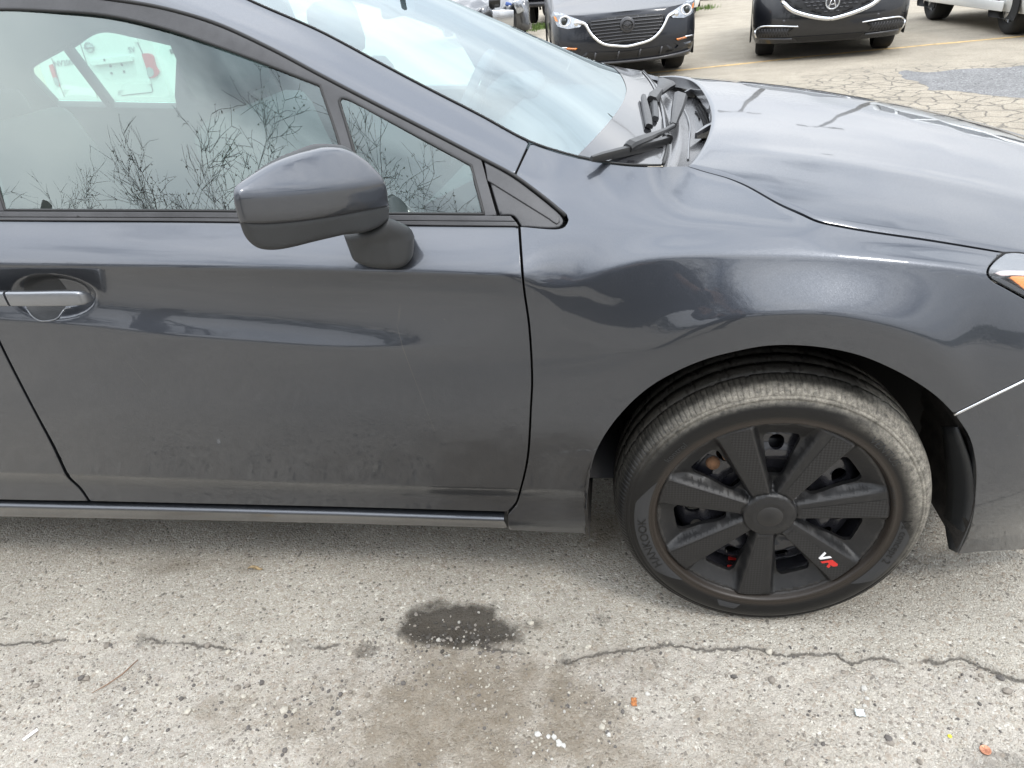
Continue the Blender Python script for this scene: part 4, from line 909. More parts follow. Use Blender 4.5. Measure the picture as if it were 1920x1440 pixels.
strip([onW(1236, 170, .020), onW(1228, 178, .022), onW(1223, 186, .018)], [.022, .032, .026], [.016, .018, .014], name='wiper_arm', par=arm2)
strip([onW(1207, 180, .014), onW(1211, 200, .012), onW(1216, 222, .010), onW(1218, 236, .008)], [.012, .017, .018, .016], [.010, .010, .010, .008], name='wiper_blade', par=arm2)
strip([onW(1226, 186, .012), onW(1228, 205, .011), onW(1229, 222, .010)], [.014, .018, .016], [.012, .012, .010], name='wiper_blade', par=arm2, m=M['plastic'])
# cowl: intake slots, moulded ribs, hood bump stops
_cv = np.array([p for r in cp for p in r])
def onC(px, py, off=0.0):
    Z = .95
    for _ in range(25):
        P = atZ(px, py, Z); i = np.hypot(_cv[:, 0]-P[0], _cv[:, 1]-P[1]).argmin(); Z += .6*(_cv[i][2]+off-Z)
    return atZ(px, py, Z)
for a, b_ in (((1306, 199), (1322, 236)), ((1311, 196), (1329, 234)), ((1316, 194), (1336, 230)), ((1321, 192), (1341, 226)), ((1304, 209), (1312, 222))):
    m_ = ((a[0]+b_[0])/2+1.5, (a[1]+b_[1])/2-1); strip([onC(*a, .003), onC(*m_, .003), onC(*b_, .003)], [.0042]*3, [.003]*3, m=M['dark'], name='intake_slot', par=cowl, up=(0, 0, 1))
for pts in ([(1305, 254), (1325, 246), (1346, 240)], [(1284, 176), (1298, 173), (1304, 168)]):
    strip([onC(x, y, .014) for x, y in pts], [.006, .016, .024], [.012, .026, .034], m=M['cowl'], name='bump_stop', par=cowl, up=(0, 0, 1))
strip([onC(x, y, .002) for x, y in catmull([(1283, 207), (1290, 222), (1294, 240), (1292, 262), (1291, 280), (1290, 300)], 6)], [.005]*99, [.005]*99, m=M['cowl'], name='cowl_rib', par=cowl, up=(0, 0, 1))
gp = MB(); gl_ = [onS(x, y) for x, y in catmull([(1180, 309), (1243, 311), (1289, 311), (1326, 323)], 8)]; gp.grid([[q+np.array([0, -.004, -.006]), q+np.array([0, .03, -.022]), q+np.array([.0, .09, -.05])] for q in gl_]); gp.obj('gap_backing', dark_in, car)  # dark sheet put in to close the bright gap beside the glass

# ------------------------------------------------------------------ cabin
def onSf(px, py, off=0.0):
    Y = 2*YC-.2
    for _ in range(60):
        P = atY(px, py, Y); Y += .5*(2*YC-float(S(P[0], P[2]))-off-Y)
    P = atY(px, py, Y); return (P[0], P[2])
fw1 = np.array([onSf(x, y) for x, y in path([(152, 80), (200, 52), (270, 62), (342, 78)], [(342, 78), (337, 190)], [(337, 190), (221, 188)], [(221, 188), (142, 82)], step=6)])
fw2 = np.array([onSf(x, y) for x, y in path([(70, 125), (78, 116), (132, 85)], [(132, 85), (208, 187)], [(208, 187), (117, 186)], [(117, 186), (84, 150), (71, 135), (70, 125)], step=4)])
g1x = xz(g1)
fw3 = insetp(np.array([q for q in g1x]), .004); fw3 = fw3[fw3[:, 0] > -1.42]
ft_o = np.array([(-3.0, .45), (-.40, .45), (-.40, .93), (-.62, 1.09), (-.85, 1.235), (-1.05, 1.325), (-1.4, 1.40), (-1.9, 1.42), (-3.0, 1.36)], float)
def dens2(P, st): 
    o = []
    for a, b in zip(P, np.roll(P, -1, 0)):
        n = max(1, int(np.linalg.norm(b-a)/st)); o += [a+(b-a)*k/n for k in range(n)]
    return np.array(o)
far = panel('far_door', dens2(ft_o, .05), M['interior'], car, holes=(fw1, fw2, fw3), off=.02, isxz=True, mirror=YC, rnd=0, sx=.06, sz=.03, thick=.03)
for h in (fw1, fw2, fw3): panel('far_window', h, M['sideglass'], far, off=.03, isxz=True, mirror=YC, rnd=0, sx=.1, sz=.1, thick=.001)
def slab(name, m, c, d, rot=0.0, par=None, bev=.04, sub=None):
    b = MB(); b.box(c, d, Matrix.Rotation(rot, 3, 'Y')); return b.obj(name, m, par or car, bevel=bev)
for yc_ in (.50, 1.27):
    seat = slab('front_seat', M['interior'], (-1.06, yc_, .80), (.13, .46, .62), -.28, bev=.05)
    slab('headrest', M['interior'], (-1.18, yc_, 1.20), (.10, .27, .17), -.15, par=seat); slab('seat_cushion', M['interior'], (-.78, yc_, .47), (.5, .48, .14), -.08, par=seat)
slab('rear_seat', M['interior'], (-2.35, YC, .75), (.16, 1.25, .56), -.4, bev=.05)
for yc_ in (.5, 1.25): slab('rear_headrest', M['interior'], (-2.48, yc_, 1.05), (.10, .25, .12), -.2)
da = MB(); rows = []
for v in np.linspace(-1, 1, 25):
    a = ws_pt(.03, v*.97); rows.append([(a[0]-.0, a[1], a[2]-.03), (a[0]-.15, a[1], a[2]-.035), (a[0]-.36+.03*v*v, a[1], a[2]-.015+.018*math.exp(-((v-.45)/.25)**2)), (a[0]-.44, a[1], a[2]-.06), (a[0]-.46, a[1], a[2]-.30)])
dash = da.grid(rows).obj('dashboard', M['interior'], car, recalc=False)
sw = MB(); cst = Vector((-.78, 1.25, .93)); ax = Vector((-.88, 0, .47)).normalized(); e1 = Vector((0, 1, 0)); e2 = ax.cross(e1)
sw.tube([cst+e1*.185*math.cos(a)+e2*.185*math.sin(a) for a in np.linspace(0, 2*math.pi, 33)[:-1]], .015, 8, closed=True); stw = sw.obj('steering_wheel', M['interior'], car)
hubm = MB(); hubm.tube([cst-ax*.02, cst+ax*.03], .06, 16); hubm.box(cst, (.02, .34, .03)); hubm.obj('steering_hub', M['interior'], stw)
sc_ = MB(); sc_.box((-.62, 1.25, .985), (.16, .34, .07)); sc_.obj('instrument_hood', M['interior'], car, bevel=.03)
rv = MB(); rv.box((-.86, YC, 1.27), (.03, .24, .07)); rv.tube([(-.84, YC, 1.30), (-.80, YC, 1.345)], .008, 6); rv.obj('rear_view_mirror', M['interior'], car, bevel=.008)
hln = MB(); hln.grid([[(X, YC+v*.52, WT_C[2]-.02-.02*v*v) for v in np.linspace(-1, 1, 9)] for X in np.linspace(-3, WT_C[0]-.02, 8)]); hln.obj('headlining', M['interior_light'], car)
bp_ = MB(); bp_.tube([(-1.62, 2*YC-.12, .95), (-1.66, 2*YC-.2, 1.15), (-1.7, 2*YC-.3, 1.36)], [.05, .05, .04], 8); bp_.obj('centre_pillar', M['interior_light'], car)
bl = MB(); bl.tube([(-1.66, 2*YC-.2, 1.28), (-1.6, 2*YC-.16, .9), (-1.55, 2*YC-.2, .6)], .022, 6, flat=.15); bl.obj('seat_belt', M['interior'], car)
bw = MB(); bw.grid([[(-2.85, YC+v*.6, z) for v in np.linspace(-1, 1, 5)] for z in (.3, .9, 1.02)]); bw.grid([[(-2.4-.1*k, YC+v*.6, 1.0+.002*k) for v in np.linspace(-1, 1, 5)] for k in range(6)]); bw.obj('parcel_shelf', M['interior'], car)
fwl = MB(); fwl.grid([[(-.30, YC+v*.72, z) for v in (-1, 0, 1)] for z in (.2, .6, .93)]); fwl.obj('firewall', dark_in, car)
fl2 = MB(); fl2.grid([[(x, y, .33) for y in (.09, YC, 2*YC-.09)] for x in (-2.9, -1.5, -.3)]); fl2.obj('cabin_floor', M['interior'], car)
# ------------------------------------------------------------------ ground (one sheet, fine where the camera stands)
def sst(a, b, x): t = np.clip((x-a)/(b-a), 0, 1); return t*t*(3-2*t)
_lat = RNG.random((64, 512, 512)) if False else None
def vnoise(x, y, sc, seed):
    x = np.asarray(x)*sc+seed*17.3; y = np.asarray(y)*sc+seed*9.1
    i = np.floor(x).astype(np.int64); j = np.floor(y).astype(np.int64); u = x-i; v = y-j; u = u*u*(3-2*u); v = v*v*(3-2*v)
    def h(a, b):
        n = (a*374761393+b*668265263+seed*974711) & 0x7fffffff; n = ((n ^ (n >> 13))*1274126177) & 0x7fffffff; return ((n ^ (n >> 16)) & 0xffff)/65535.0
    return h(i, j)*(1-u)*(1-v)+h(i+1, j)*u*(1-v)+h(i, j+1)*(1-u)*v+h(i+1, j+1)*u*v
def fbm(x, y, sc, seed, o=4): return sum(vnoise(x, y, sc*2**k, seed+k)*.5**k for k in range(o))/sum(.5**k for k in range(o))
def gbase(X, Y): return -.043*np.maximum(-(np.asarray(X)+1.5), 0)*sst(3, 7, np.asarray(Y))
ledge = np.array([atZ(x, y, 0)[:2] for x, y in [(-200, 1215), (0, 1205), (150, 1195), (250, 1192), (330, 1202), (430, 1212), (520, 1216), (640, 1206), (720, 1200), (800, 1208), (930, 1212), (1000, 1225), (1060, 1240), (1130, 1222), (1250, 1206), (1330, 1216), (1400, 1212), (1440, 1219), (1490, 1226), (1560, 1222), (1598, 1242), (1625, 1229), (1700, 1240), (1760, 1236), (1810, 1232), (1850, 1254), (1920, 1275), (2100, 1300)]])
hole = atZ(862, 1180, 0)
def gmask(X, Y):
    """shapes of the stains, the brown patches and the worn strip"""
    n = fbm(X, Y, 14, 3, 5)-.5; n2 = fbm(X, Y, 45, 8, 4)-.5
    ly = np.interp(X, ledge[:, 0], ledge[:, 1]); dl = Y-ly+n2*.018
    hx = (X-hole[0]+.010)/.162; hy = (Y-hole[1]+.012)/np.where(Y > hole[1]-.012, .092, .036)
    oil = sst(1.30, .62, np.hypot(hx, hy)+n*.7+n2*.35)
    for px, py, r, k in ((1130, 1162, .024, .5), (262, 1196, .04, .45), (450, 1196, .03, .3), (1060, 1238, .03, .35), (560, 1210, .05, .3), (215, 1330, .05, .25), (1880, 1436, .05, .4), (1705, 1050, .03, .3), (1005, 1115, .02, .2), (700, 1216, .05, .55)):
        c = atZ(px, py, 0); oil = np.maximum(oil, k*sst(1.2, .5, np.hypot(X-c[0], (Y-c[1])*1.5)/r+n*1.3+n2))
    c = atZ(880, 1345, 0); br = sst(1.25, .35, np.hypot((X-c[0]+.04)/.46, (Y-c[1])/.22)+n*1.5)
    c = atZ(350, 1060, 0); br = np.maximum(br, .6*sst(1.3, .2, np.hypot((X-c[0])/.16, (Y-c[1])/.05)+n*2.2))
    c = atZ(1130, 985, 0); br = np.maximum(br, .8*sst(1.3, .2, np.hypot((X-c[0])/.10, (Y-c[1])/.10)+n*1.8))  # brown patch between the sill and the tyre
    c = atZ(1400, 1400, 0); br = np.maximum(br, .35*sst(1.4, .2, np.hypot((X-c[0])/.2, (Y-c[1])/.1)+n*2))
    worn = sst(.01, -.02, dl)
    crk = np.exp(-(dl/.006)**2)*sst(.40, .58, fbm(X, Y, 9, 21, 3)+.12*(X > -.35))
    return dl, oil, br, worn, crk
def gheight(X, Y):
    dl, oil, br, worn, crk = gmask(X, Y); near = sst(2.2, 1.4, np.hypot(X+.4, Y+.1))
    h = .0075*sst(-.006, .010, dl)-.011*np.clip(oil, 0, 1)*sst(.9, .3, np.hypot((X-hole[0])/.16, (Y-hole[1])/.05))-.003*crk
    h = h+(fbm(X, Y, 6, 31, 3)-.5)*.012+worn*(fbm(X, Y, 30, 41, 3)-.5)*.010+(fbm(X, Y, 85, 51, 2)-.5)*(.0022+.0030*worn)
    # stays level and at zero under the tyre
    flat = sst(.10, .03, np.hypot(X*.6, (Y-.09)*.8))
    return (h*(1-flat)+flat*.004-.006)*near+gbase(X, Y)
def axis(f0, f1, st, far):
    a = list(np.arange(f0, f1, st)); x = f1; s = st
    while x < far: a.append(x); s *= 1.22; x += s
    x = f0-st; s = st; lo = []
    while x > -far: lo.append(x); s *= 1.22; x -= s
    return np.array(lo[::-1]+a)
gx_, gy_ = axis(-2.15, .85, .0055, 260), axis(-.62, .50, .0055, 260)
GXX, GYY = np.meshgrid(gx_, gy_, indexing='ij'); GH = gheight(GXX, GYY)
nx, ny = GXX.shape
me = bpy.data.meshes.new('ground'); me.vertices.add(nx*ny); me.vertices.foreach_set('co', np.stack([GXX, GYY, GH], -1).astype(np.float32).ravel())
ii, jj = np.meshgrid(np.arange(nx-1), np.arange(ny-1), indexing='ij'); q = (ii*ny+jj).ravel(); fc = np.stack([q, q+ny, q+ny+1, q+1], 1).astype(np.int32)
me.loops.add(fc.size); me.loops.foreach_set('vertex_index', fc.ravel()); me.polygons.add(len(fc)); me.polygons.foreach_set('loop_start', np.arange(0, fc.size, 4, dtype=np.int32)); me.polygons.foreach_set('loop_total', np.full(len(fc), 4, np.int32))
me.polygons.foreach_set('use_smooth', np.ones(len(fc), bool)); me.update(); me.validate()
_, oil_, br_, worn_, crk_ = gmask(GXX, GYY)
for nm, ar in (('oil', oil_), ('brown', br_), ('worn', worn_), ('crack', sst(.40, .58, fbm(GXX, GYY, 9, 21, 3)+.12*(GXX > -.35))), ('ledge', np.clip(_/.08+.5, 0, 1))):
    at = me.attributes.new(nm, 'FLOAT', 'POINT'); at.data.foreach_set('value', np.clip(ar, 0, 1).astype(np.float32).ravel())
def asphalt(name, pal, attrs=True, scale=170.0, cracks=False):
    m, t, b = mat(name); o = N(t, 'ShaderNodeTexCoord').outputs['Object']
    dn = N(t, 'ShaderNodeTexNoise', i_Scale=60.0, i_Detail=3.0); L(t, o, dn.inputs['Vector'])
    ds = N(t, 'ShaderNodeVectorMath', operation='SCALE'); ds.inputs['Scale'].default_value = .006; L(t, dn.outputs['Color'], ds.inputs[0])
    dv = N(t, 'ShaderNodeVectorMath', operation='ADD'); L(t, o, dv.inputs[0]); L(t, ds.outputs[0], dv.inputs[1])
    def vor(sc, feat='F1'):
        v = N(t, 'ShaderNodeTexVoronoi', i_Scale=sc, feature=feat); L(t, dv.outputs[0], v.inputs['Vector']); return v
    def ramp(src, stops, interp='LINEAR'):
        r = N(t, 'ShaderNodeValToRGB'); e = r.color_ramp.elements; r.color_ramp.interpolation = interp
        while len(e) < len(stops): e.new(.5)
        for k, (p, c) in enumerate(stops): e[k].position = p; e[k].color = (*c, 1)
        L(t, src, r.inputs[0]); return r.outputs[0]
    def mix(f, a, c, mode='MIX'):
        x = N(t, 'ShaderNodeMix', data_type='RGBA', blend_type=mode)
        for s, v in ((0, f), (6, a), (7, c)):
            if isinstance(v, (int, float)): x.inputs[s].default_value = v
            elif isinstance(v, tuple): x.inputs[s].default_value = (*v, 1)
            else: L(t, v, x.inputs[s])
        return x.outputs[2]
    def math_(op, a, c):
        x = N(t, 'ShaderNodeMath', operation=op)
        for s, v in ((0, a), (1, c)):
            if isinstance(v, (int, float)): x.inputs[s].default_value = v
            else: L(t, v, x.inputs[s])
        return x.outputs[0]
    def rng(src, a, c, d=0., e_=1.):
        x = N(t, 'ShaderNodeMapRange', i_From_Min=a, i_From_Max=c, i_To_Min=d, i_To_Max=e_); L(t, src, x.inputs[0]); return x.outputs[0]
    v1, v2 = vor(scale), vor(scale*2.4); e1 = vor(scale, 'DISTANCE_TO_EDGE')
    s1 = N(t, 'ShaderNodeSeparateColor'); L(t, v1.outputs['Color'], s1.inputs[0]); s2 = N(t, 'ShaderNodeSeparateColor'); L(t, v2.outputs['Color'], s2.inputs[0])
    c1 = ramp(s1.outputs[0], pal, 'CONSTANT'); c2 = ramp(s2.outputs[1], pal, 'CONSTANT')
    big = N(t, 'ShaderNodeTexNoise', i_Scale=2.2, i_Detail=9.0, i_Roughness=.62); L(t, o, big.inputs['Vector'])
    mid = N(t, 'ShaderNodeTexNoise', i_Scale=24.0, i_Detail=6.0, i_Roughness=.7); L(t, o, mid.inputs['Vector'])
    fin = N(t, 'ShaderNodeTexNoise', i_Scale=420.0, i_Detail=3.0, i_Roughness=.7); L(t, o, fin.inputs['Vector'])
    sel = rng(s1.outputs[1], .30, .34)
    col = mix(sel, c2, c1)
    mort = rng(e1.outputs['Distance'], .0, .16, 1., 0.)
    mort = math_('MULTIPLY', mort, rng(mid.outputs['Fac'], .3, .7, .35, 1.))
    col = mix(math_('MULTIPLY', mort, .75), col, tuple(np.array(pal[len(pal)//2][1])*.62))
    col = mix(rng(mid.outputs['Fac'], .50, .72, 0., .55), col, tuple(np.array(pal[len(pal)//2][1])*1.12))           # pale fines worked into the surface
    tone = rng(big.outputs['Fac'], .25, .75, .78, 1.16); tn = N(t, 'ShaderNodeVectorMath', operation='SCALE'); L(t, col, tn.inputs[0]); L(t, tone, tn.inputs['Scale']); col = tn.outputs[0]
    if cracks:      # browner across the lane, and darkened there to offset its stronger light
        so_ = N(t, 'ShaderNodeSeparateXYZ'); L(t, o, so_.inputs[0]); dimmed = rng(math_('ADD', so_.outputs[1], math_('MULTIPLY', big.outputs['Fac'], 2.0)), 3.4, 5.2); col = mix(dimmed, col, (.83, .80, .75), 'MULTIPLY')
    ft = rng(fin.outputs['Fac'], .3, .7, .80, 1.2); tn = N(t, 'ShaderNodeVectorMath', operation='SCALE'); L(t, col, tn.inputs[0]); L(t, ft, tn.inputs['Scale']); col = tn.outputs[0]
    hgt = math_('ADD', math_('MULTIPLY', rng(v1.outputs['Distance'], 0., .6, 1., 0.), .7), math_('MULTIPLY', rng(v2.outputs['Distance'], 0., .6, 1., 0.), .35)); hgt = math_('ADD', hgt, math_('MULTIPLY', fin.outputs['Fac'], .25))
    if attrs:
        A = {k: N(t, 'ShaderNodeAttribute', attribute_name=k).outputs['Fac'] for k in ('oil', 'brown', 'worn', 'crack', 'ledge')}
        col = mix(math_('MULTIPLY', A['worn'], rng(mid.outputs['Fac'], .35, .65, .05, .30)), col, (.40, .36, .33))
        keep = rng(s1.outputs[2], .975, .985, 1., .45)                # some bright chips stay clean in the stain
        col = mix(math_('MULTIPLY', math_('MULTIPLY', A['brown'], rng(mid.outputs['Fac'], .3, .6, .55, 1.0)), .74), col, (.150, .118, .078))
        oil = rng(math_('ADD', A['oil'], math_('MULTIPLY', math_('SUBTRACT', mid.outputs['Fac'], .5), .9)), .14, .85)
        col = mix(math_('MULTIPLY', math_('MULTIPLY', oil, keep), .90), col, (.040, .034, .027))
        wob = N(t, 'ShaderNodeTexNoise', i_Scale=95.0, i_Detail=5.0, i_Roughness=.6); L(t, o, wob.inputs['Vector'])
        dl = math_('ADD', math_('SUBTRACT', A['ledge'], .5), math_('MULTIPLY', math_('SUBTRACT', wob.outputs['Fac'], .5), .16))     # metres / .08 from the broken edge
        line = math_('MULTIPLY', math_('MULTIPLY', rng(math_('ABSOLUTE', dl, 0), .012, .046, 1., 0.), rng(fin.outputs['Fac'], .3, .55, .45, 1.)), A['crack']); soft = math_('MULTIPLY', rng(math_('ABSOLUTE', math_('SUBTRACT', dl, .05), 0), .0, .16, .35, 0.), A['crack'])
        col = mix(soft, col, (.20, .185, .165)); col = mix(math_('MULTIPLY', line, .78), col, (.06, .053, .047)); hgt = math_('SUBTRACT', hgt, math_('MULTIPLY', line, 1.2))
    if cracks:
        # crazed surface round the repair, far side of the lane
        g = N(t, 'ShaderNodeVectorMath', operation='DISTANCE'); g.inputs[1].default_value = CRZ; L(t, o, g.inputs[0])
        near = rng(math_('ADD', g.outputs['Value'], math_('MULTIPLY', big.outputs['Fac'], 1.6)), 3.1, 2.2)
        wv = N(t, 'ShaderNodeTexNoise', i_Scale=5.0, i_Detail=3.0); L(t, o, wv.inputs['Vector']); w2 = N(t, 'ShaderNodeVectorMath', operation='SCALE'); w2.inputs['Scale'].default_value = .12; L(t, wv.outputs['Color'], w2.inputs[0]); w3 = N(t, 'ShaderNodeVectorMath', operation='ADD'); L(t, o, w3.inputs[0]); L(t, w2.outputs[0], w3.inputs[1])
        ce = N(t, 'ShaderNodeTexVoronoi', i_Scale=5.2, feature='DISTANCE_TO_EDGE'); L(t, w3.outputs[0], ce.inputs['Vector'])
        cl_ = math_('MULTIPLY', math_('MULTIPLY', rng(ce.outputs['Distance'], .018, .05, 1., 0.), rng(mid.outputs['Fac'], .3, .6, .35, 1.)), near)
        col = mix(math_('MULTIPLY', cl_, .8), col, (.085, .08, .075)); hgt = math_('SUBTRACT', hgt, math_('MULTIPLY', cl_, 3.0))
        # long faint cracks elsewhere
        le = N(t, 'ShaderNodeTexVoronoi', i_Scale=.33, feature='DISTANCE_TO_EDGE'); L(t, w3.outputs[0], le.inputs['Vector'])
    L(t, col, b.inputs['Base Color']); b.inputs['Roughness'].default_value = .92; b.inputs['Specular IOR Level'].default_value = .3
    bp = N(t, 'ShaderNodeBump', i_Strength=.75, i_Distance=.0045); L(t, hgt, bp.inputs['Height']); L(t, bp.outputs[0], b.inputs['Normal'])
    return m
PAL = [(0, (.17, .155, .132)), (.05, (.33, .285, .230)), (.20, (.39, .358, .302)), (.46, (.43, .400, .345)), (.74, (.485, .455, .395)), (.95, (.60, .572, .505))]
CRZ = tuple(atZ(1790, 175, 0))
M['asphalt'] = asphalt('worn_asphalt', PAL, cracks=True)
me.materials.append(M['asphalt']); ground = bpy.data.objects.new('ground', me); COL.objects.link(ground); ground['kind'] = 'structure'
def gz(x, y): return float(gheight(np.array([x]), np.array([y]))[0])
def G(px, py): P = atZ(px, py, 0); return np.array([P[0], P[1], gz(P[0], P[1])])
# darker repair patch across the lane, one thin sheet over the old surface
M['patch'] = asphalt('patch_asphalt', [(0, (.10, .10, .10)), (.2, (.16, .16, .16)), (.45, (.20, .20, .20)), (.7, (.24, .24, .24)), (.92, (.32, .32, .32))], attrs=False, scale=70.0)
po = np.array([atZ(x, y, 0)[:2] for x, y in path([(1683, 138), (1700, 132), (1740, 136), (1780, 131), (1812, 129), (1870, 128), (1960, 118), (2100, 110)], [(2100, 110), (2100, 190)], [(2100, 190), (1960, 186), (1900, 184), (1850, 178), (1790, 170), (1740, 168), (1730, 156), (1700, 148), (1683, 138)], step=5)])
po += np.stack([fbm(po[:, 0], po[:, 1], 6, 61)-.5, fbm(po[:, 0], po[:, 1], 6, 67)-.5], 1)*.12
P, T, lp = tri2d(po, (), .5, .5); mesh_obj('asphalt_patch', [(x, y, .001) for x, y in P], T, M['patch'], kind='structure')
# yellow bay line along the row
M['yellow'] = simple('worn_yellow_paint', (.52, .36, .16), .8, var=.45, vscale=14, bump=.5, bscale=150)
yl = [atZ(x, y, 0) for x, y in [(900, 162), (1250, 134), (1380, 121), (1500, 108), (1650, 93), (1800, 79), (1920, 68), (2200, 42)]]
yb = MB(); yb.grid([[(p[0]-.03, p[1]-.055+.012*math.sin(9*p[0]), .002), (p[0]-.03, p[1]+.055+.01*math.sin(7*p[0]), .002)] for p in catmull(yl, .15)]); yb.obj('painted_line', M['yellow'], kind='structure')
# loose stones
def stones(n, name, cols, reg, size):
    b = [MB() for _ in cols]; ico = bmesh.new(); bmesh.ops.create_icosphere(ico, subdivisions=1, radius=1); iv = np.array([v.co[:] for v in ico.verts]); fi = [tuple(v.index for v in f.verts) for f in ico.faces]
    xy = reg(n); h = gheight(xy[:, 0], xy[:, 1])
    for (x, y), z in zip(xy, h):
        s = size*RNG.lognormal(0, .42); s = min(s, size*2.6); sc = np.array([1, RNG.uniform(.6, 1), RNG.uniform(.45, .8)])*s; a = RNG.uniform(0, 6.28)
        V = iv*sc*(1+RNG.uniform(-.22, .22, (12, 1))); c, s_ = math.cos(a), math.sin(a); V = np.stack([V[:, 0]*c-V[:, 1]*s_+x, V[:, 0]*s_+V[:, 1]*c+y, V[:, 2]+z+sc[2]*.35], 1)
        k = RNG.choice(len(cols), p=[c_[1] for c_ in cols]); b[k].add(V, fi)
    return [bb.obj(name, simple('stone_%s' % c_[2], c_[0], .85, var=.25, vscale=90), kind='stuff', smooth=False) for bb, c_ in zip(b, cols) if bb.v]
SC_ = [((.11, .10, .092), .24, 'dark'), ((.22, .195, .165), .40, 'brown'), ((.42, .39, .33), .28, 'beige'), ((.48, .465, .43), .08, 'pale')]
def reg_worn(n):
    out = []
    while len(out) < n:
        X = RNG.uniform(-1.75, .5); Y = RNG.uniform(-.60, -.02); ly = np.interp(X, ledge[:, 0], ledge[:, 1])
        w = .9*(fbm(X, Y, 7, 71, 3) > .5)+.15 if Y < ly+.01 else .05
        w += .5*(abs(Y-ly) < .02)
        if X > -.3: w *= .45
        if RNG.random() < w: out.append((X, Y))
    return np.array(out)
def reg_hole(n): return np.stack([hole[0]+RNG.normal(0, .07, n), hole[1]-.012+RNG.normal(0, .022, n)], 1)
def reg_pale(n): c = atZ(1040, 1385, 0); return np.vstack([np.stack([c[0]+RNG.normal(0, .016, n//2), c[1]+RNG.normal(0, .010, n//2)], 1), reg_worn(n-n//2)])
stones(4200, 'gravel', SC_, reg_worn, .0020)
stones(300, 'gravel', SC_, reg_worn, .0042)
stones(150, 'gravel', [((.06, .054, .046), .62, 'oiled'), ((.22, .20, .175), .28, 'chip'), ((.36, .345, .31), .10, 'white')], reg_hole, .0036)
stones(16, 'gravel', [((.52, .51, .48), 1.0, 'quartz')], reg_pale, .0046)
# litter
def thing_mesh(o, label, cat): return tag(o, label, cat)
p = G(57, 1377); lb = MB(); lb.box((p[0], p[1], p[2]+.004), (.0075, .030, .0022), Matrix.Rotation(-.52, 3, 'Z')); thing_mesh(lb.obj('paper_strip', simple('white_paper', (.8, .8, .78), .7), bevel=.0006), 'small white paper strip lying on the gravelly asphalt at the lower left', 'litter')
p = G(1848, 1405); lb = MB(); lb.lathe([(.0001, .0016), (.0080, .0016), (.0084, .0022), (.0095, .0022), (.0095, 0), (.0001, 0)], 32, (p[0], p[1], p[2]+.003), 'z'); coin = lb.obj('coin', simple('copper', (.55, .26, .16), .5, metal=.5, var=.2, vscale=300)); coin.rotation_euler = (0, 0, 0); thing_mesh(coin, 'round copper coin lying flat on the pale asphalt', 'coin')
rl = MB()
for a in (.2, 1.4, 2.3, 3.6, 4.6, 5.5): rl.tube([(p[0], p[1], p[2]+.0048), (p[0]+.007*math.cos(a), p[1]+.007*math.sin(a), p[2]+.0048)], .0005, 5)
rl.obj('coin_relief', simple('copper_relief', (.45, .2, .12), .5, metal=.5), coin)
p = G(1190, 1313); lb = MB(); lb.grid([[(p[0]-.007+.0022*i+.001*math.sin(j*2), p[1]-.010+.0028*j, p[2]+.004+.0018*math.sin(i*2.2+j)) for j in range(8)] for i in range(6)]); o = lb.obj('leaf', simple('orange_leaf', (.42, .17, .06), .7, var=.5, vscale=200)); o.modifiers.new('s', 'SOLIDIFY').thickness = .0006; thing_mesh(o, 'orange scrap of dry leaf on the asphalt in front of the dark stain', 'leaf')
p = G(1613, 1335); lb = MB(); lb.grid([[(p[0]-.010+.002*i, p[1]-.010+.002*j, p[2]+.005+.0022*math.sin(j*1.9)+.001*math.sin(i*1.3)) for j in range(10)] for i in range(10)]); o = lb.obj('foil_wrapper', simple('silver_foil', (.66, .72, .72), .35, metal=.5)); o.modifiers.new('s', 'SOLIDIFY').thickness = .0006; thing_mesh(o, 'crinkled silvery wrapper piece on the asphalt below the wheel', 'litter')
p = G(1782, 1377); lb = MB(); lb.lathe([(.0001, .0022), (.0030, .0018), (.0042, 0)], 7, (p[0], p[1], p[2]+.002), 'z'); thing_mesh(lb.obj('plastic_bit', simple('yellow_plastic', (.75, .65, .05), .5), smooth=False), 'tiny bright yellow plastic bit on the asphalt beside the coin', 'litter')
tw = MB(); tw.tube([G(258, 1235)+[0, 0, .005], G(228, 1262)+[0, 0, .006], G(200, 1280)+[0, 0, .004], G(171, 1297)+[0, 0, .004]], [.0012, .0016, .0014, .0008], 6); thing_mesh(tw.obj('twig', simple('dry_twig', (.22, .14, .09), .8)), 'thin brown dry twig lying on the asphalt at the lower left', 'twig')
p = G(482, 1069); lb = MB(); lb.grid([[(p[0]-.022+.006*i, p[1]-.006+.003*j*(1-abs(i-3.5)/5), p[2]+.004+.004*math.sin(i*.9)+.002*abs(j-2)) for j in range(5)] for i in range(8)]); o = lb.obj('leaf', simple('tan_leaf', (.36, .27, .15), .8, var=.4, vscale=120)); o.modifiers.new('s', 'SOLIDIFY').thickness = .0006; thing_mesh(o, 'curled tan dry leaf on the asphalt just in front of the sill', 'leaf')
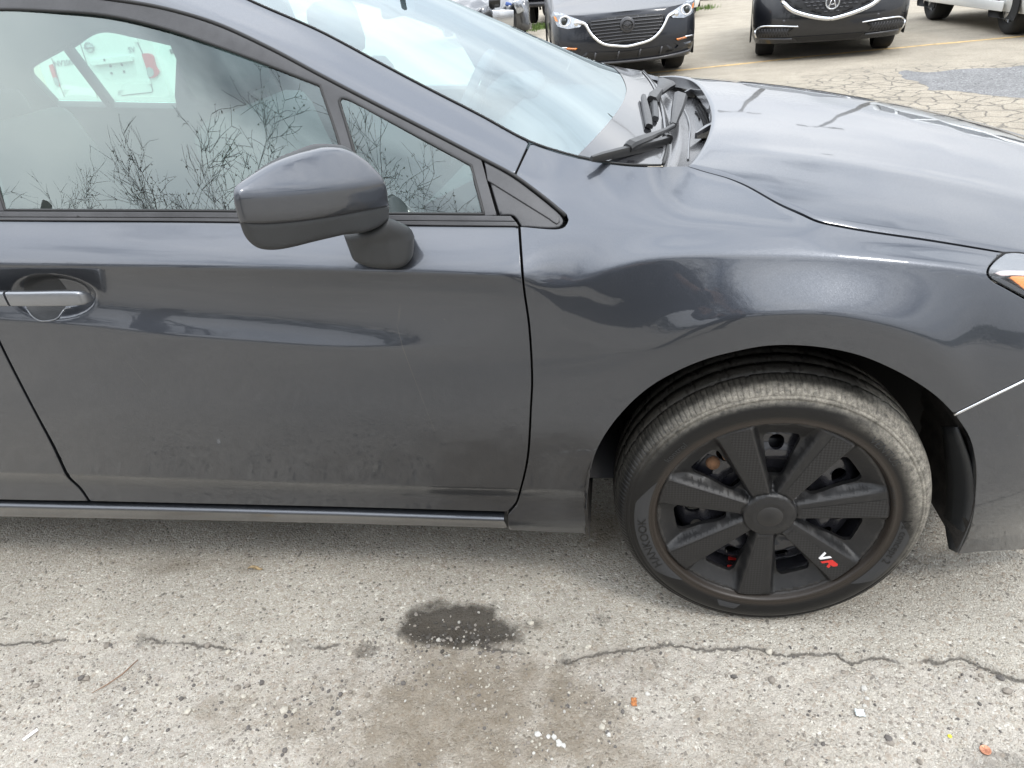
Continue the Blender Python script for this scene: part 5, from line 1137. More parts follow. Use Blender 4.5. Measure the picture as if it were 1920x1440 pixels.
# ------------------------------------------------------------------ parked vehicles across the lane
M['black_paint'] = car_paint('black_car_paint', (.006, .007, .010), .2, .25, .03, .08, .04, (), .6)
M['navy_paint'] = car_paint('dark_navy_paint', (.010, .0125, .019), .4, .3, .05, .10, .04, (), .5)
M['white_paint'] = car_paint('white_car_paint', (.78, .79, .77), .0, .35, .0, .12); M['grey_paint'] = car_paint('battered_grey_paint', (.07, .074, .082), .6, .3, .05, .4)
M['bgglass'] = simple('dark_car_glass', (.015, .02, .02), .03, coat=.3); M['bgtyre'] = simple('parked_car_tyre', (.018, .018, .018), .85, var=.4, vscale=20)
M['alloy'] = simple('silver_alloy', (.55, .56, .57), .25, metal=.9); M['lampwhite'] = simple('lamp_reflector', (.42, .44, .47), .15, metal=.8, var=.3, vscale=40)
M['redlens'] = simple('red_lens', (.50, .03, .04), .2, coat=1.0); M['grille'] = simple('grille_black', (.012, .012, .013), .4); M['slat'] = simple('grille_slat_grey', (.045, .045, .05), .35, coat=.3)
class Auto:
    """a parked vehicle in its own frame: x to the viewer's right, y towards its far end, z up, nearest end at y = 0"""
    def __init__(s, name, loc, rz, label, cat, paint, hw=.89, Lc=4.4, Lf=.55, n=2.6, zb=.21, top=((0, .74), (1.2, .95), (4.4, 1.02)), dy=((.2, .07), (.33, .0), (.5, 0), (.66, .02), (.80, .07)), group=None):
        s.r = empty(name, loc, rz, label, cat, group); s.hw, s.Lc, s.Lf, s.n, s.zb = hw, Lc, Lf, n, zb; s.top = np.array(top); s.dy = np.array(dy); s.paint = paint
        ts = [0, .12, .3, .5, .7, .85, .95, 1.0]; ins = [.07, .03, .008, 0, .006, .018, .035, .06]
        xs = np.sin(np.linspace(-1, 1, 41)*math.pi/2)*hw; ys = np.linspace(Lf, Lc-.35, 24)[1:]; cols = []
        for y in ys[::-1]: cols.append((-hw, y, 0))
        for x in xs: cols.append((x, None, 1))
        for y in ys: cols.append((hw, y, 0))
        rows = []
        for x, y, f in cols:
            col = []
            for t, i in zip(ts, ins):
                if f:
                    yb = s.yf0(x); zt = s.zt(yb); z = zb+(zt-zb)*t; yy = s.fy(x, z); k = min(1, yb/Lf); xx = x-math.copysign(i*k, x)
                else: zt = s.zt(y); z = zb+(zt-zb)*t; xx = x-math.copysign(i, x); yy = y
                col.append((xx, yy, z))
            rows.append(col)
        m = MB(); m.grid(rows); N_ = len(cols)
        # closed tail and top skin
        tail = [[(a[0]*q, a[1]+.30*(1-q*q), a[2]) for q in np.linspace(1, -1, 9)] for a in rows[0]]; m.grid(tail)
        topr = []
        for i in range(N_//2+1):
            a, b = rows[i][-1], rows[N_-1-i][-1]; topr.append([(a[0]+(b[0]-a[0])*q, a[1]+(b[1]-a[1])*q-(.0 if i < 23 else 0), a[2]+.05*min(1, a[1]/.8)*(1-(2*q-1)**2)+.012*(1-(2*q-1)**4)) for q in np.linspace(0, 1, 13)])
        m.grid(topr); m.grid([[(a[0]+(b[0]-a[0])*q, a[1], a[2]) for q in np.linspace(0, 1, 3)] for a, b in ((rows[i][0], rows[N_-1-i][0]) for i in range(N_//2+1))])
        bm = bmesh.new(); me = bpy.data.meshes.new('x'); me.from_pydata(m.v, [], m.f); bm.from_mesh(me); bmesh.ops.remove_doubles(bm, verts=bm.verts, dist=.0015); bmesh.ops.recalc_face_normals(bm, faces=bm.faces)
        m.v = [v.co[:] for v in bm.verts]; bm.verts.index_update(); m.f = [tuple(v.index for v in f.verts) for f in bm.faces]; bm.free(); bpy.data.meshes.remove(me)
        s.body = m.obj('body', paint, s.r, world=False, auto=.7)
    def zt(s, y): return float(np.interp(y, s.top[:, 0], s.top[:, 1]))
    def yf0(s, x): return s.Lf*(1-(max(0, 1-min(1, abs(x)/s.hw)**s.n))**(1/s.n))
    def fy(s, x, z): return s.yf0(x)+float(np.interp(z, s.dy[:, 0], s.dy[:, 1]))
    def P(s, x, z, off=0.0): return np.array([x, s.fy(x, z)-off, z])
    def plate(s, name, poly, m, off, th=.02, par=None, st=.03):
        p = dens2(np.array(poly, float), st); V, T, lp = tri2d(p, (), st, st); v = [s.P(x, z, off) for x, z in V]; v2 = [s.P(x, z, off-th) for x, z in V]; n = len(v)
        F = [tuple(t) for t in T]; l = lp[0]; F += [(l[k], l[k]+n, l[(k+1) % len(l)]+n, l[(k+1) % len(l)]) for k in range(len(l))]
        b = MB(); b.v = [tuple(q) for q in v+v2]; b.f = F; return b.obj(name, m, par or s.r, world=False, auto=.6)
    def rod(s, name, pts, r, m, off, par=None, flat=1.0, n=6):
        b = MB(); b.tube([s.P(x, z, off) for x, z in catmull(pts, .03)], r, n, flat=flat); return b.obj(name, m, par or s.r, world=False)
    def wheel(s, x, y, R=.33, w=.22, rim=None, spokes=5):
        sg = -1 if x < 0 else 1; b = MB(); b.lathe([(R*.62, -.01), (R*.66, .01), (R*.86, .02), (R*.96, .0), (R*.995, -.03), (R, -w*.5), (R*.99, -w+.02), (R*.9, -w)], 40, (0, 0, 0), 'x')
        b.v = [(x+sg*p[0], y+p[1], max(R+p[2], .003)) for p in b.v]; t = b.obj('tyre', M['bgtyre'], s.r, world=False)
        b = MB(); b.lathe([(R*.62, -.01), (R*.60, -.03), (R*.56, -.12)], 40, (0, 0, 0), 'x')
        for k in range(spokes):
            for d in (-.16, .16):
                a = 2*math.pi*k/spokes; c = Vector((0, math.cos(a+d*.4)*R*.1, math.sin(a+d*.4)*R*.1)); e = Vector((-.02, math.cos(a+d)*R*.61, math.sin(a+d)*R*.61)); b.tube([c, c.lerp(e, .5)+Vector((.012, 0, 0)), e], [.022, .02, .026], 6)
        b.lathe([(.001, .012), (R*.2, .006), (R*.22, -.03)], 20, (0, 0, 0), 'x'); b.lathe([(R*.56, -.10), (.01, -.10)], 24, (0, 0, 0), 'x')
        b.v = [(x+sg*p[0], y+p[1], R+p[2]) for p in b.v]; b.obj('rim', rim or M['alloy'], t, world=False)
        a = MB(); a.lathe([(R*1.12, .004), (R*1.14, -.02), (R*.5, -.03)], 40, (0, 0, 0), 'x'); a.v = [(sg*(s.hw+.002)+sg*p[0]*.6, y+p[1], max(.20, R+p[2])) for p in a.v]; a.obj('wheel_arch', M['dark'], s.r, world=False)
    def cabin(s, y0, y1, y2, y3, zr, hw0=.78, hw1=.56, roof=None):
        def loop(ya, yb, hw, z, n=9): return [(-hw, yb, z), (-hw, ya+.12, z)]+[(hw*q, ya+.12*abs(q)**3, z) for q in np.linspace(-.96, .96, n)]+[(hw, ya+.12, z), (hw, yb, z)]
        zb0 = s.zt(y0)+.02; b = MB(); lo = loop(y0, y3, hw0, zb0-.05); hi = loop(y1, y2, hw1, zr); b.grid([lo+[lo[0]], hi+[hi[0]]]); b.obj('cabin_glass', M['bgglass'], s.r, world=False, auto=.8)
        b = MB(); b.f.append(tuple(range(len(hi)))); b.v = [(p[0], p[1], p[2]) for p in hi]; k = len(hi); b.v += [(p[0]*.93, p[1]+.04*(1 if p[1] < (y1+y2)/2 else -1), p[2]+.05) for p in hi]; b.f = [(i, (i+1) % k, (i+1) % k+k, i+k) for i in range(k)]+[tuple(range(k, 2*k))]; b.obj('roof', s.paint, s.r, world=False, auto=.6)
        for sg in (-1, 1):
            b = MB(); b.tube([(sg*(hw0+.005), y0+.12, zb0-.05), (sg*(hw1+.004), y1+.12, zr)], .045, 6); b.obj('pillar', s.paint, s.r, world=False); b = MB(); b.tube([(sg*(hw0+.005), (y0+y3)/2+.2, zb0-.05), (sg*(hw1+.004), (y1+y2)/2+.1, zr)], .05, 6); b.obj('pillar', s.paint, s.r, world=False); b = MB(); b.tube([(sg*(hw0+.005), y3-.02, zb0-.05), (sg*(hw1+.004), y2, zr)], .07, 6); b.obj('pillar', s.paint, s.r, world=False)
ROW = 'vehicles parked in the row across the lane'
# dark navy hatchback, nose towards the camera
A = Auto('hatchback', (-.204, 8.47, 0), .111, 'dark navy hatchback parked nose out between the wrecked car and the black sedan', 'car', M['navy_paint'], hw=.90, Lc=4.3, group=ROW, top=((0, .765), (.2, .80), (1.2, .955), (4.3, 1.04)))
A.cabin(1.15, 2.0, 3.4, 4.1, 1.42)
gr = A.plate('grille', [(-.46, .705), (-.30, .725), (0, .735), (.30, .725), (.46, .705), (.44, .60), (.38, .52), (.27, .455), (0, .425), (-.27, .455), (-.38, .52), (-.44, .60)], M['grille'], .012, .02)
for z, w in ((.700, .42), (.665, .43), (.630, .43), (.595, .42), (.560, .40), (.525, .37), (.490, .31), (.462, .22)): A.rod('grille_slat', [(-w, z), (0, z+.004), (w, z)], .010, M['slat'], .020, gr, flat=.7)
A.rod('chrome_wing', [(-.57, .70), (-.50, .685), (-.46, .62), (-.40, .535), (-.29, .452), (-.10, .412), (0, .402), (.10, .412), (.29, .452), (.40, .535), (.46, .62), (.50, .685), (.57, .70)], .019, M['chrome'], .024, flat=1.0)
em = MB(); em.lathe([(.001, .012), (.080, .010), (.088, .0), (.088, -.03)], 32, (0, A.fy(0, .635)-.035, .635)); em.v = [(v[0], 2*(A.fy(0, .635)-.035)-v[1], v[2]) for v in em.v]; eo = em.obj('emblem', M['slat'], A.r, world=False)
em = MB(); yy = A.fy(0, .635)-.052
em.tube([(-.06, yy, .648), (-.03, yy, .636), (0, yy, .612), (.03, yy, .636), (.06, yy, .648)], .006, 6); em.tube([(.064*math.cos(a), yy, .635+.052*math.sin(a)) for a in np.linspace(0, 2*math.pi, 25)[:-1]], .005, 6, closed=True); em.obj('emblem_mark', M['grille'], eo, world=False)
for sg in (-1, 1):
    hl = A.plate('headlight', [(sg*.50, .705), (sg*.56, .655), (sg*.70, .640), (sg*.82, .672), (sg*.885, .785), (sg*.865, .835), (sg*.76, .815), (sg*.62, .755)], M['lampwhite'], .010, .03)
    c = A.P(sg*.59, .695, .018); b = MB(); b.lathe([(.001, -.004), (.030, .0), (.038, .012)], 16, tuple(c)); b.obj('lamp_reflector', M['chrome'], hl, world=False)
    c = A.P(sg*.73, .725, .026); b = MB(); b.tube([(c[0]+.066*math.cos(a), c[1]+.030*sg*math.cos(a), c[2]+.052*math.sin(a)) for a in np.linspace(0, 2*math.pi, 25)[:-1]], .009, 6, closed=True); b.obj('running_light', M['white'], hl, world=False)
    b = MB(); b.lathe([(.001, -.012), (.044, .0), (.048, .02)], 20, tuple(c)); b.obj('lamp_lens', M['bgglass'], hl, world=False)
    A.plate('corner_reflector', [(sg*.815, .722), (sg*.845, .735), (sg*.858, .785), (sg*.835, .775)], M['amber'], .016, .02, hl)
    fb = A.plate('fog_recess', [(sg*.56, .40), (sg*.68, .45), (sg*.83, .44), (sg*.86, .36), (sg*.80, .31), (sg*.64, .34)], M['grille'], .006, .02)
    A.plate('side_marker', [(sg*.60, .425), (sg*.74, .438), (sg*.74, .412), (sg*.62, .402)], M['amber'], .016, .02, fb); A.rod('fog_trim', [(sg*.72, .434), (sg*.84, .432)], .009, M['chrome'], .012, fb)
    A.plate('bumper_blade', [(sg*.60, .315), (sg*.84, .335), (sg*.85, .375), (sg*.66, .372)], M['navy_paint'], .012, .03)
A.plate('lower_intake', [(-.50, .37), (0, .345), (.50, .37), (.58, .30), (.40, .268), (-.40, .268), (-.58, .30)], M['grille'], .006, .02)
for x in (-.40, -.12, .14, .40): A.rod('intake_bracket', [(x, .275), (x+.02, .36)], .012, M['slat'], .012)
A.rod('bumper_lip', [(-.80, .265), (-.45, .238), (0, .228), (.45, .238), (.80, .265)], .022, M['slat'], .012, flat=.8)
for x in (-.80, .80):
    for y in (.88, 3.5): A.wheel(x, y, .325)
# black sedan with a pentagon grille
B_ = Auto('sedan', (2.248, 9.00, 0), -.162, 'glossy black sedan with a wide mesh grille and chrome fog lamp trims, parked nose out', 'car', M['black_paint'], hw=.925, Lc=4.8, group=ROW, top=((0, .80), (.2, .84), (1.3, .97), (4.8, 1.05)))
B_.cabin(1.35, 2.25, 3.6, 4.4, 1.44)
gr = B_.plate('grille', [(-.55, .82), (.55, .82), (.54, .70), (.44, .62), (.10, .515), (0, .50), (-.10, .515), (-.44, .62), (-.54, .70)], M['grille'], .012, .02)
msh = MB()
for r_ in range(7):
    z = .55+r_*.036
    for c_ in range(-7, 8):
        x = c_*.066+(.033 if r_ % 2 else 0)
        if abs(x) < .07+(z-.52)*2.0 and abs(x) < .48 and math.hypot(x, z-.645) > .085: msh.tube([B_.P(x-.021, z, .02), B_.P(x+.021, z, .02)], .0075, 5)
msh.obj('grille_mesh', M['slat'], gr, world=False, kind='stuff')
for pts in ([(-.60, .815), (-.578, .745), (-.565, .682)], [(-.565, .682), (-.46, .592), (-.30, .528), (-.11, .480), (0, .464)], [(.60, .815), (.578, .745), (.565, .682)], [(.565, .682), (.46, .592), (.30, .528), (.11, .480), (0, .464)]):
    B_.rod('chrome_surround', pts, .027, M['chrome'], .020, n=10)
c = B_.P(0, .645, .035); b = MB(); b.tube([(c[0]+.074*math.cos(a), c[1], c[2]+.074*math.sin(a)) for a in np.linspace(0, 2*math.pi, 33)[:-1]], .010, 6, closed=True); eo = b.obj('emblem', M['alloy'], B_.r, world=False)
b = MB(); b.tube([(c[0]-.040, c[1]-.004, c[2]-.054), (c[0]-.006, c[1]-.004, c[2]+.056)], .0085, 6); b.tube([(c[0]+.040, c[1]-.004, c[2]-.054), (c[0]+.006, c[1]-.004, c[2]+.056)], .0085, 6); b.tube([(c[0]-.024, c[1]-.004, c[2]-.022), (c[0]+.024, c[1]-.004, c[2]-.022)], .005, 6); b.obj('emblem_mark', M['chrome'], eo, world=False)
b = MB(); b.lathe([(.001, .0), (.066, .0)], 24, (c[0], c[1]+.004, c[2])); b.obj('emblem_disc', M['slat'], eo, world=False)
for sg in (-1, 1):
    hl = B_.plate('headlight', [(sg*.58, .735), (sg*.86, .765), (sg*.90, .84), (sg*.62, .82)], M['lampwhite'], .010, .03)
    for k in range(5): b = MB(); b.box(tuple(B_.P(sg*(.62+.05*k), .772, .016)), (.034, .02, .034)); b.obj('lamp_element', M['white'], hl, world=False, bevel=.004)
    fg = B_.plate('fog_recess', [(sg*.40, .395), (sg*.62, .405), (sg*.82, .40), (sg*.855, .33), (sg*.83, .285), (sg*.62, .285), (sg*.50, .32)], M['grille'], .008, .02)
    b = MB()
    for k in range(11):
        for sl in (-1, 1):
            x0 = .47+.034*k; q = [(sg*(x0+.0), .295 if sl > 0 else .39), (sg*(x0+.05), .39 if sl > 0 else .295)]
            b.tube([B_.P(*p, .014) for p in q], .004, 4)
    b.obj('fog_mesh', M['slat'], fg, world=False, kind='stuff')
    B_.rod('chrome_trim', [(sg*.36, .402), (sg*.60, .418), (sg*.80, .414), (sg*.86, .375)], .010, M['chrome'], .018, fg); B_.rod('chrome_trim', [(sg*.862, .37), (sg*.868, .33), (sg*.845, .285)], .014, M['chrome'], .018, fg)
    B_.rod('lip_edge', [(sg*.42, .262), (sg*.80, .272)], .012, M['slat'], .012)
    c = B_.P(sg*.53, .47, .002); b = MB(); b.lathe([(.001, .0), (.014, .001), (.018, .008)], 14, tuple(c)); b.obj('parking_sensor', M['slat'], B_.r, world=False)
B_.plate('lower_lip', [(-.42, .285), (.42, .285), (.34, .225), (-.34, .225)], M['grille'], .006, .02)
for x in (-.83, .83):
    for y in (.92, 3.7): B_.wheel(x, y, .335)
# white SUV at the right
C_ = Auto('suv', (5.60, 9.12, 0), .0, 'white SUV with silver five spoke wheels, cut off by the right edge of the photo', 'car', M['white_paint'], hw=.93, Lc=4.6, zb=.27, group=ROW, top=((0, .95), (.3, 1.0), (1.2, 1.12), (4.6, 1.15)), dy=((.25, .05), (.40, .0), (.7, 0), (.9, .04), (1.0, .10)))
C_.cabin(1.1, 1.9, 3.9, 4.3, 1.72, .82, .66)
for x in (-.84, .84):
    for y in (1.0, 3.72): C_.wheel(x, y, .37, .24)
C_.rod('bumper_skirt', [(-.86, .275), (-.5, .255), (0, .25), (.5, .255), (.86, .275)], .03, M['plastic'], .004)
C_.plate('bumper_scuff', [(-.905, .40), (-.84, .405), (-.78, .38), (-.80, .36), (-.90, .37)], simple('scuffed_white', (.42, .43, .45), .8, var=.5, vscale=90), .003, .004)
for sg in (-1, 1): C_.plate('headlight', [(sg*.55, .82), (sg*.88, .84), (sg*.90, .94), (sg*.60, .92)], M['lampwhite'], .008, .02)
C_.plate('grille', [(-.5, .88), (.5, .88), (.45, .66), (-.45, .66)], M['grille'], .008, .02)
b = MB(); b.box((-.935, 2.3, .34), (.02, 2.6, .12)); b.obj('sill_cladding', M['white_paint'], C_.r, world=False, bevel=.008)
# wrecked grey car behind on the left
Wx, Wy = -3.0, 16.6
D_ = Auto('wrecked_car', (Wx, Wy, gz(Wx, Wy)), .34, 'wrecked grey car with a crumpled front end and torn off bumper, behind the windscreen', 'car', M['grey_paint'], hw=.90, Lc=4.4, group=None, top=((0, .70), (.3, .80), (1.2, .97), (4.4, 1.05)))
me = D_.body.data
for v in me.vertices:
    if v.co.y < 1.1: k = (1.1-v.co.y)/1.1; n_ = Vector((vnoise(v.co.x+9, v.co.z+9, 5, 81)-.5, vnoise(v.co.x+9, v.co.z+3, 6, 83)-.3, vnoise(v.co.y+9, v.co.x+7, 5, 85)-.55)); v.co += n_*.30*k
D_.cabin(1.2, 2.0, 3.4, 4.1, 1.42)
for x in (-.8, .8):
    for y in (.95, 3.5): D_.wheel(x, y, .32)
b = MB(); b.box((.12, .02, .48), (.5, .10, .34), Matrix.Rotation(.1, 3, 'Y')); b.obj('radiator', M['alloy'], D_.r, world=False, bevel=.02)
b = MB(); b.box((-.40, -.05, .52), (.55, .12, .16), Matrix.Rotation(-.35, 3, 'Y')); b.obj('bent_bumper_beam', M['grille'], D_.r, world=False, bevel=.03)
b = MB(); b.box((.30, .12, .74), (.13, .10, .08), Matrix.Rotation(.4, 3, 'Y')); b.obj('washer_tank', simple('blue_plastic', (.05, .10, .30), .5), D_.r, world=False, bevel=.02)
b = MB(); b.box((.52, .10, .68), (.20, .14, .28), Matrix.Rotation(-.3, 3, 'Y')); b.obj('broken_headlight', M['lampwhite'], D_.r, world=False, bevel=.03)
b = MB(); b.box((-.02, .08, .80), (.26, .12, .20), Matrix.Rotation(.5, 3, 'X')); b.obj('engine_cover', M['grille'], D_.r, world=False, bevel=.04)
# dark pickup behind, only its bumper shows; white car sliver; dark car at the very top
E_ = Auto('pickup', (-2.0, 20.3, gz(-2.0, 20.3)), -.05, 'dark grey pickup truck behind the wrecked car, its chrome edged bumper showing above the gap', 'truck', M['black_paint'], hw=.95, Lc=5.2, zb=.45, top=((0, 1.0), (1.5, 1.15), (5.2, 1.15)), dy=((.3, .0), (1.1, .0)))
E_.cabin(1.5, 2.2, 3.6, 4.0, 1.85, .84, .7)
E_.rod('chrome_bumper', [(-.93, .70), (0, .68), (.93, .70)], .06, M['chrome'], .03); E_.rod('bumper_skirt', [(-.93, .52), (0, .50), (.93, .52)], .07, M['slat'], .02)
for x in (-.86, .86):
    for y in (1.0, 4.0): E_.wheel(x, y, .40)
F_ = Auto('white_sedan', (.72, 17.6, 0), .05, 'white car parked far behind, a sliver of it showing beside the navy hatchback', 'car', M['white_paint'], hw=.88, Lc=4.4, group=None); F_.cabin(1.2, 2.0, 3.4, 4.1, 1.42)
for x in (-.8, .8):
    for y in (.9, 3.5): F_.wheel(x, y, .32)
H_ = Auto('dark_sedan', (3.0, 24.2, 0), .12, 'black car far behind, at the top edge between hatchback and black sedan', 'car', M['black_paint'], hw=.90, Lc=4.4); H_.cabin(1.2, 2.0, 3.4, 4.1, 1.42)
for x in (-.8, .8):
    for y in (.9, 3.5): H_.wheel(x, y, .32)
# grass verge by the far car
M['grass'] = simple('grass_blades', (.10, .16, .035), .8, var=.4, vscale=6)
gv = MB()
for k in range(350):
    t = RNG.random(); c = np.array([1.35, 20.3, 0])+(np.array([3.4, 21.3, 0])-np.array([1.35, 20.3, 0]))*t**1.7*.42; x, y = c[0]+RNG.normal(0, .1), c[1]+RNG.normal(0, .25); a = RNG.uniform(0, 6.28); h = RNG.uniform(.05, .14)
    gv.add([(x-.012*math.cos(a), y-.012*math.sin(a), 0), (x+.012*math.cos(a), y+.012*math.sin(a), 0), (x+RNG.normal(0, .03), y+RNG.normal(0, .03), h)], [(0, 1, 2)])
for k in range(700):
    x, y = -2.2+RNG.normal(0, .5), 19.4+RNG.normal(0, .35); a = RNG.uniform(0, 6.28); z = gz(x, y)
    gv.add([(x-.015*math.cos(a), y-.015*math.sin(a), z), (x+.015*math.cos(a), y+.015*math.sin(a), z), (x+RNG.normal(0, .03), y+RNG.normal(0, .03), z+RNG.uniform(.05, .16))], [(0, 1, 2)])
gv.obj('grass', M['grass'], kind='stuff', smooth=False, recalc=False)
# white delivery van seen through the cabin, its tail to the lane
VX, VY = -7.58, 9.0; VZ = gz(VX, VY); van = empty('delivery_van', (VX, VY, VZ), 0, 'white delivery van seen through the side windows, its split rear doors facing us', 'van', ROW)
def V_(px, py, Y=VY): p = atY(px, py, Y); return (p[0]-VX, p[2]-VZ)
M['van'] = simple('van_white', (.66, .68, .67), .35, coat=.5); M['seam'] = simple('door_seam', (.12, .12, .12), .8); M['badge'] = simple('badge_grey', (.30, .31, .32), .3, metal=.6)
_W = 1.13
sec = [(_W*x, z) for x, z in [(-.80, .28), (-.865, .40), (-.865, .9), (-.84, 1.25), (-.76, 1.70), (-.60, 1.84), (0, 1.88), (.60, 1.84), (.76, 1.70), (.84, 1.25), (.865, .9), (.865, .40), (.80, .28)]]
b = MB(); rows = []
for y, k in ((0, .94), (.03, .985), (.10, 1), (1.0, 1), (2.6, 1), (3.4, .985)): rows.append([(x*k, y, z if z < 1 or k == 1 else .28+(z-.28)*(1-(1-k)*.5)) for x, z in sec])
b.grid(rows); b.f.append(tuple(range(len(sec)))); b.f.append(tuple(5*len(sec)+i for i in range(len(sec)))[::-1]); b.obj('body', M['van'], van, world=False, auto=.5)
b = MB(); b.grid([[(x*.97, 3.4+t, .30+(z-.28)*s_) for x, z in sec] for t, s_ in ((0, .98), (.45, .60), (.85, .50), (.95, .30))]); b.obj('nose', M['van'], van, world=False)
def rodv(name, pts, r, m, y=-.004, par=None): b = MB(); b.tube([(x, y, z) for x, z in pts], r, 6); return b.obj(name, m, par or van, world=False)
def cv(x, y): return V_(60+x/6.4, 40+y/6.4)
def platev(name, pts, m, y=-.006, th=.02, par=None, bev=.004):
    b = MB(); b.prism([(p[0], p[1]) for p in pts], y, y+th); return b.obj(name, m, par or van, world=False, smooth=False)
rodv('door_seam', [cv(1240, 110), cv(1270, 260), cv(1330, 390), cv(1400, 640), cv(1450, 830)], .006, M['seam']); rodv('door_seam', [cv(575, 250), cv(680, 570), cv(790, 920)], .006, M['seam']); rodv('door_seam', [cv(235, 440), cv(280, 560), cv(345, 790), cv(390, 905)], .005, M['seam']); rodv('door_seam', [cv(1450, 830), cv(1440, 850), cv(1080, 890)], .006, M['seam'])
tl = platev('tail_light', catmull([cv(1330, 392), cv(1390, 380), cv(1460, 410), cv(1480, 480), cv(1500, 550), cv(1535, 600), cv(1510, 655), cv(1420, 672), cv(1385, 560), cv(1330, 392)], .03)[:-1], M['redlens'], -.03, .06)
platev('reversing_lamp', catmull([cv(1388, 560), cv(1420, 545), cv(1470, 575), cv(1480, 630), cv(1440, 665), cv(1410, 660), cv(1388, 560)], .03)[:-1], M['lampwhite'], -.036, .02, tl)
tl2 = platev('tail_light', catmull([cv(218, 530), cv(245, 512), cv(265, 540), cv(300, 660), cv(340, 780), cv(310, 770), cv(265, 670), cv(218, 530)], .03)[:-1], M['redlens'], -.03, .06)
platev('reversing_lamp', catmull([cv(270, 675), cv(300, 665), cv(338, 780), cv(305, 765), cv(270, 675)], .03)[:-1], M['lampwhite'], -.036, .02, tl2)
platev('plate_hood', [cv(700, 470), cv(1190, 405), cv(1215, 425), cv(1225, 470), cv(750, 525)], M['van'], -.05, .06)
platev('plate_recess', [cv(760, 530), cv(1225, 480), cv(1260, 640), cv(1220, 670), cv(880, 710)], simple('van_white_shaded', (.58, .60, .59), .4), -.002, .01)  # darker copy of the van white paints shade into the plate recess
for q in ((945, 535), (1080, 520), (957, 622), (1108, 603), (895, 458)):
    c = cv(*q); b = MB(); b.lathe([(.001, 0), (.016, .0), (.018, .01)], 10, (c[0], -.012 if q[1] > 500 else -.056, c[1])); b.obj('screw_hole', M['seam'], van, world=False)
for q in ((1258, 222), (1410, 722)): c = cv(*q); b = MB(); b.box((c[0], -.012, c[1]), (.05, .03, .07)); b.obj('hinge', M['van'], van, world=False, bevel=.006)
c = cv(692, 310); b = MB(); b.tube([(c[0]+.062*math.cos(a), -.014, c[1]+.062*math.sin(a)) for a in np.linspace(0, 2*math.pi, 33)[:-1]], .009, 6, closed=True); b.box((c[0], -.014, c[1]), (.15, .012, .030)); b.obj('emblem', M['badge'], van, world=False)
def flat_text(txt, x, z, size, m, name, par, y=-.008):
    cu = bpy.data.curves.new('lettering', 'FONT'); cu.body = txt; cu.size = size; cu.align_x = 'CENTER'; cu.resolution_u = 2; cu.extrude = .003
    o = bpy.data.objects.new('lettering', cu); COL.objects.link(o); dg = bpy.context.evaluated_depsgraph_get(); dg.update(); me = bpy.data.meshes.new_from_object(o.evaluated_get(dg)); bpy.data.objects.remove(o)
    for v in me.vertices: v.co = (x+v.co.x, y-v.co.z, z+v.co.y)
    me.materials.append(m); me.name = name; o = bpy.data.objects.new(name, me); COL.objects.link(o); o.parent = par; return o
c = cv(348, 478); flat_text('NV200', c[0]+.03, c[1]-.06, .105, M['badge'], 'lettering', van); c = cv(1208, 372); flat_text('SV', c[0], c[1], .10, M['badge'], 'lettering', van)
for q in ((415, 845), (1075, 850)):
    c = cv(*q)
    for k in range(3): b = MB(); b.box((c[0]-.02*k, -.006, c[1]+.02-.022*k), (.09-.02*k, .004, .006)); b.obj('door_sticker', M['badge'], van, world=False)
b = MB(); b.box((.868*_W, .9, 1.02), (.02, 1.3, .06)); b.obj('sliding_door_rail', M['seam'], van, world=False, bevel=.01)
for x in (-.86*_W, .86*_W):
    for y in (.75, 3.4):
        b = MB(); b.lathe([(.01, -.02), (.2, -.01), (.30, .01), (.32, -.04), (.32, -.2)], 32, (0, 0, 0), 'x'); b.v = [(x+(1 if x > 0 else -1)*p[0], y+p[1], max(.003, .32+p[2])) for p in b.v]; b.obj('tyre', M['bgtyre'], van, world=False)
        b = MB(); b.lathe([(.39, .004), (.40, -.02), (.2, -.03)], 32, (0, 0, 0), 'x'); b.v = [(math.copysign(.868*_W, x)+(1 if x > 0 else -1)*p[0]*.6, y+p[1], max(.28, .32+p[2])) for p in b.v]; b.obj('wheel_arch', M['dark'], van, world=False)

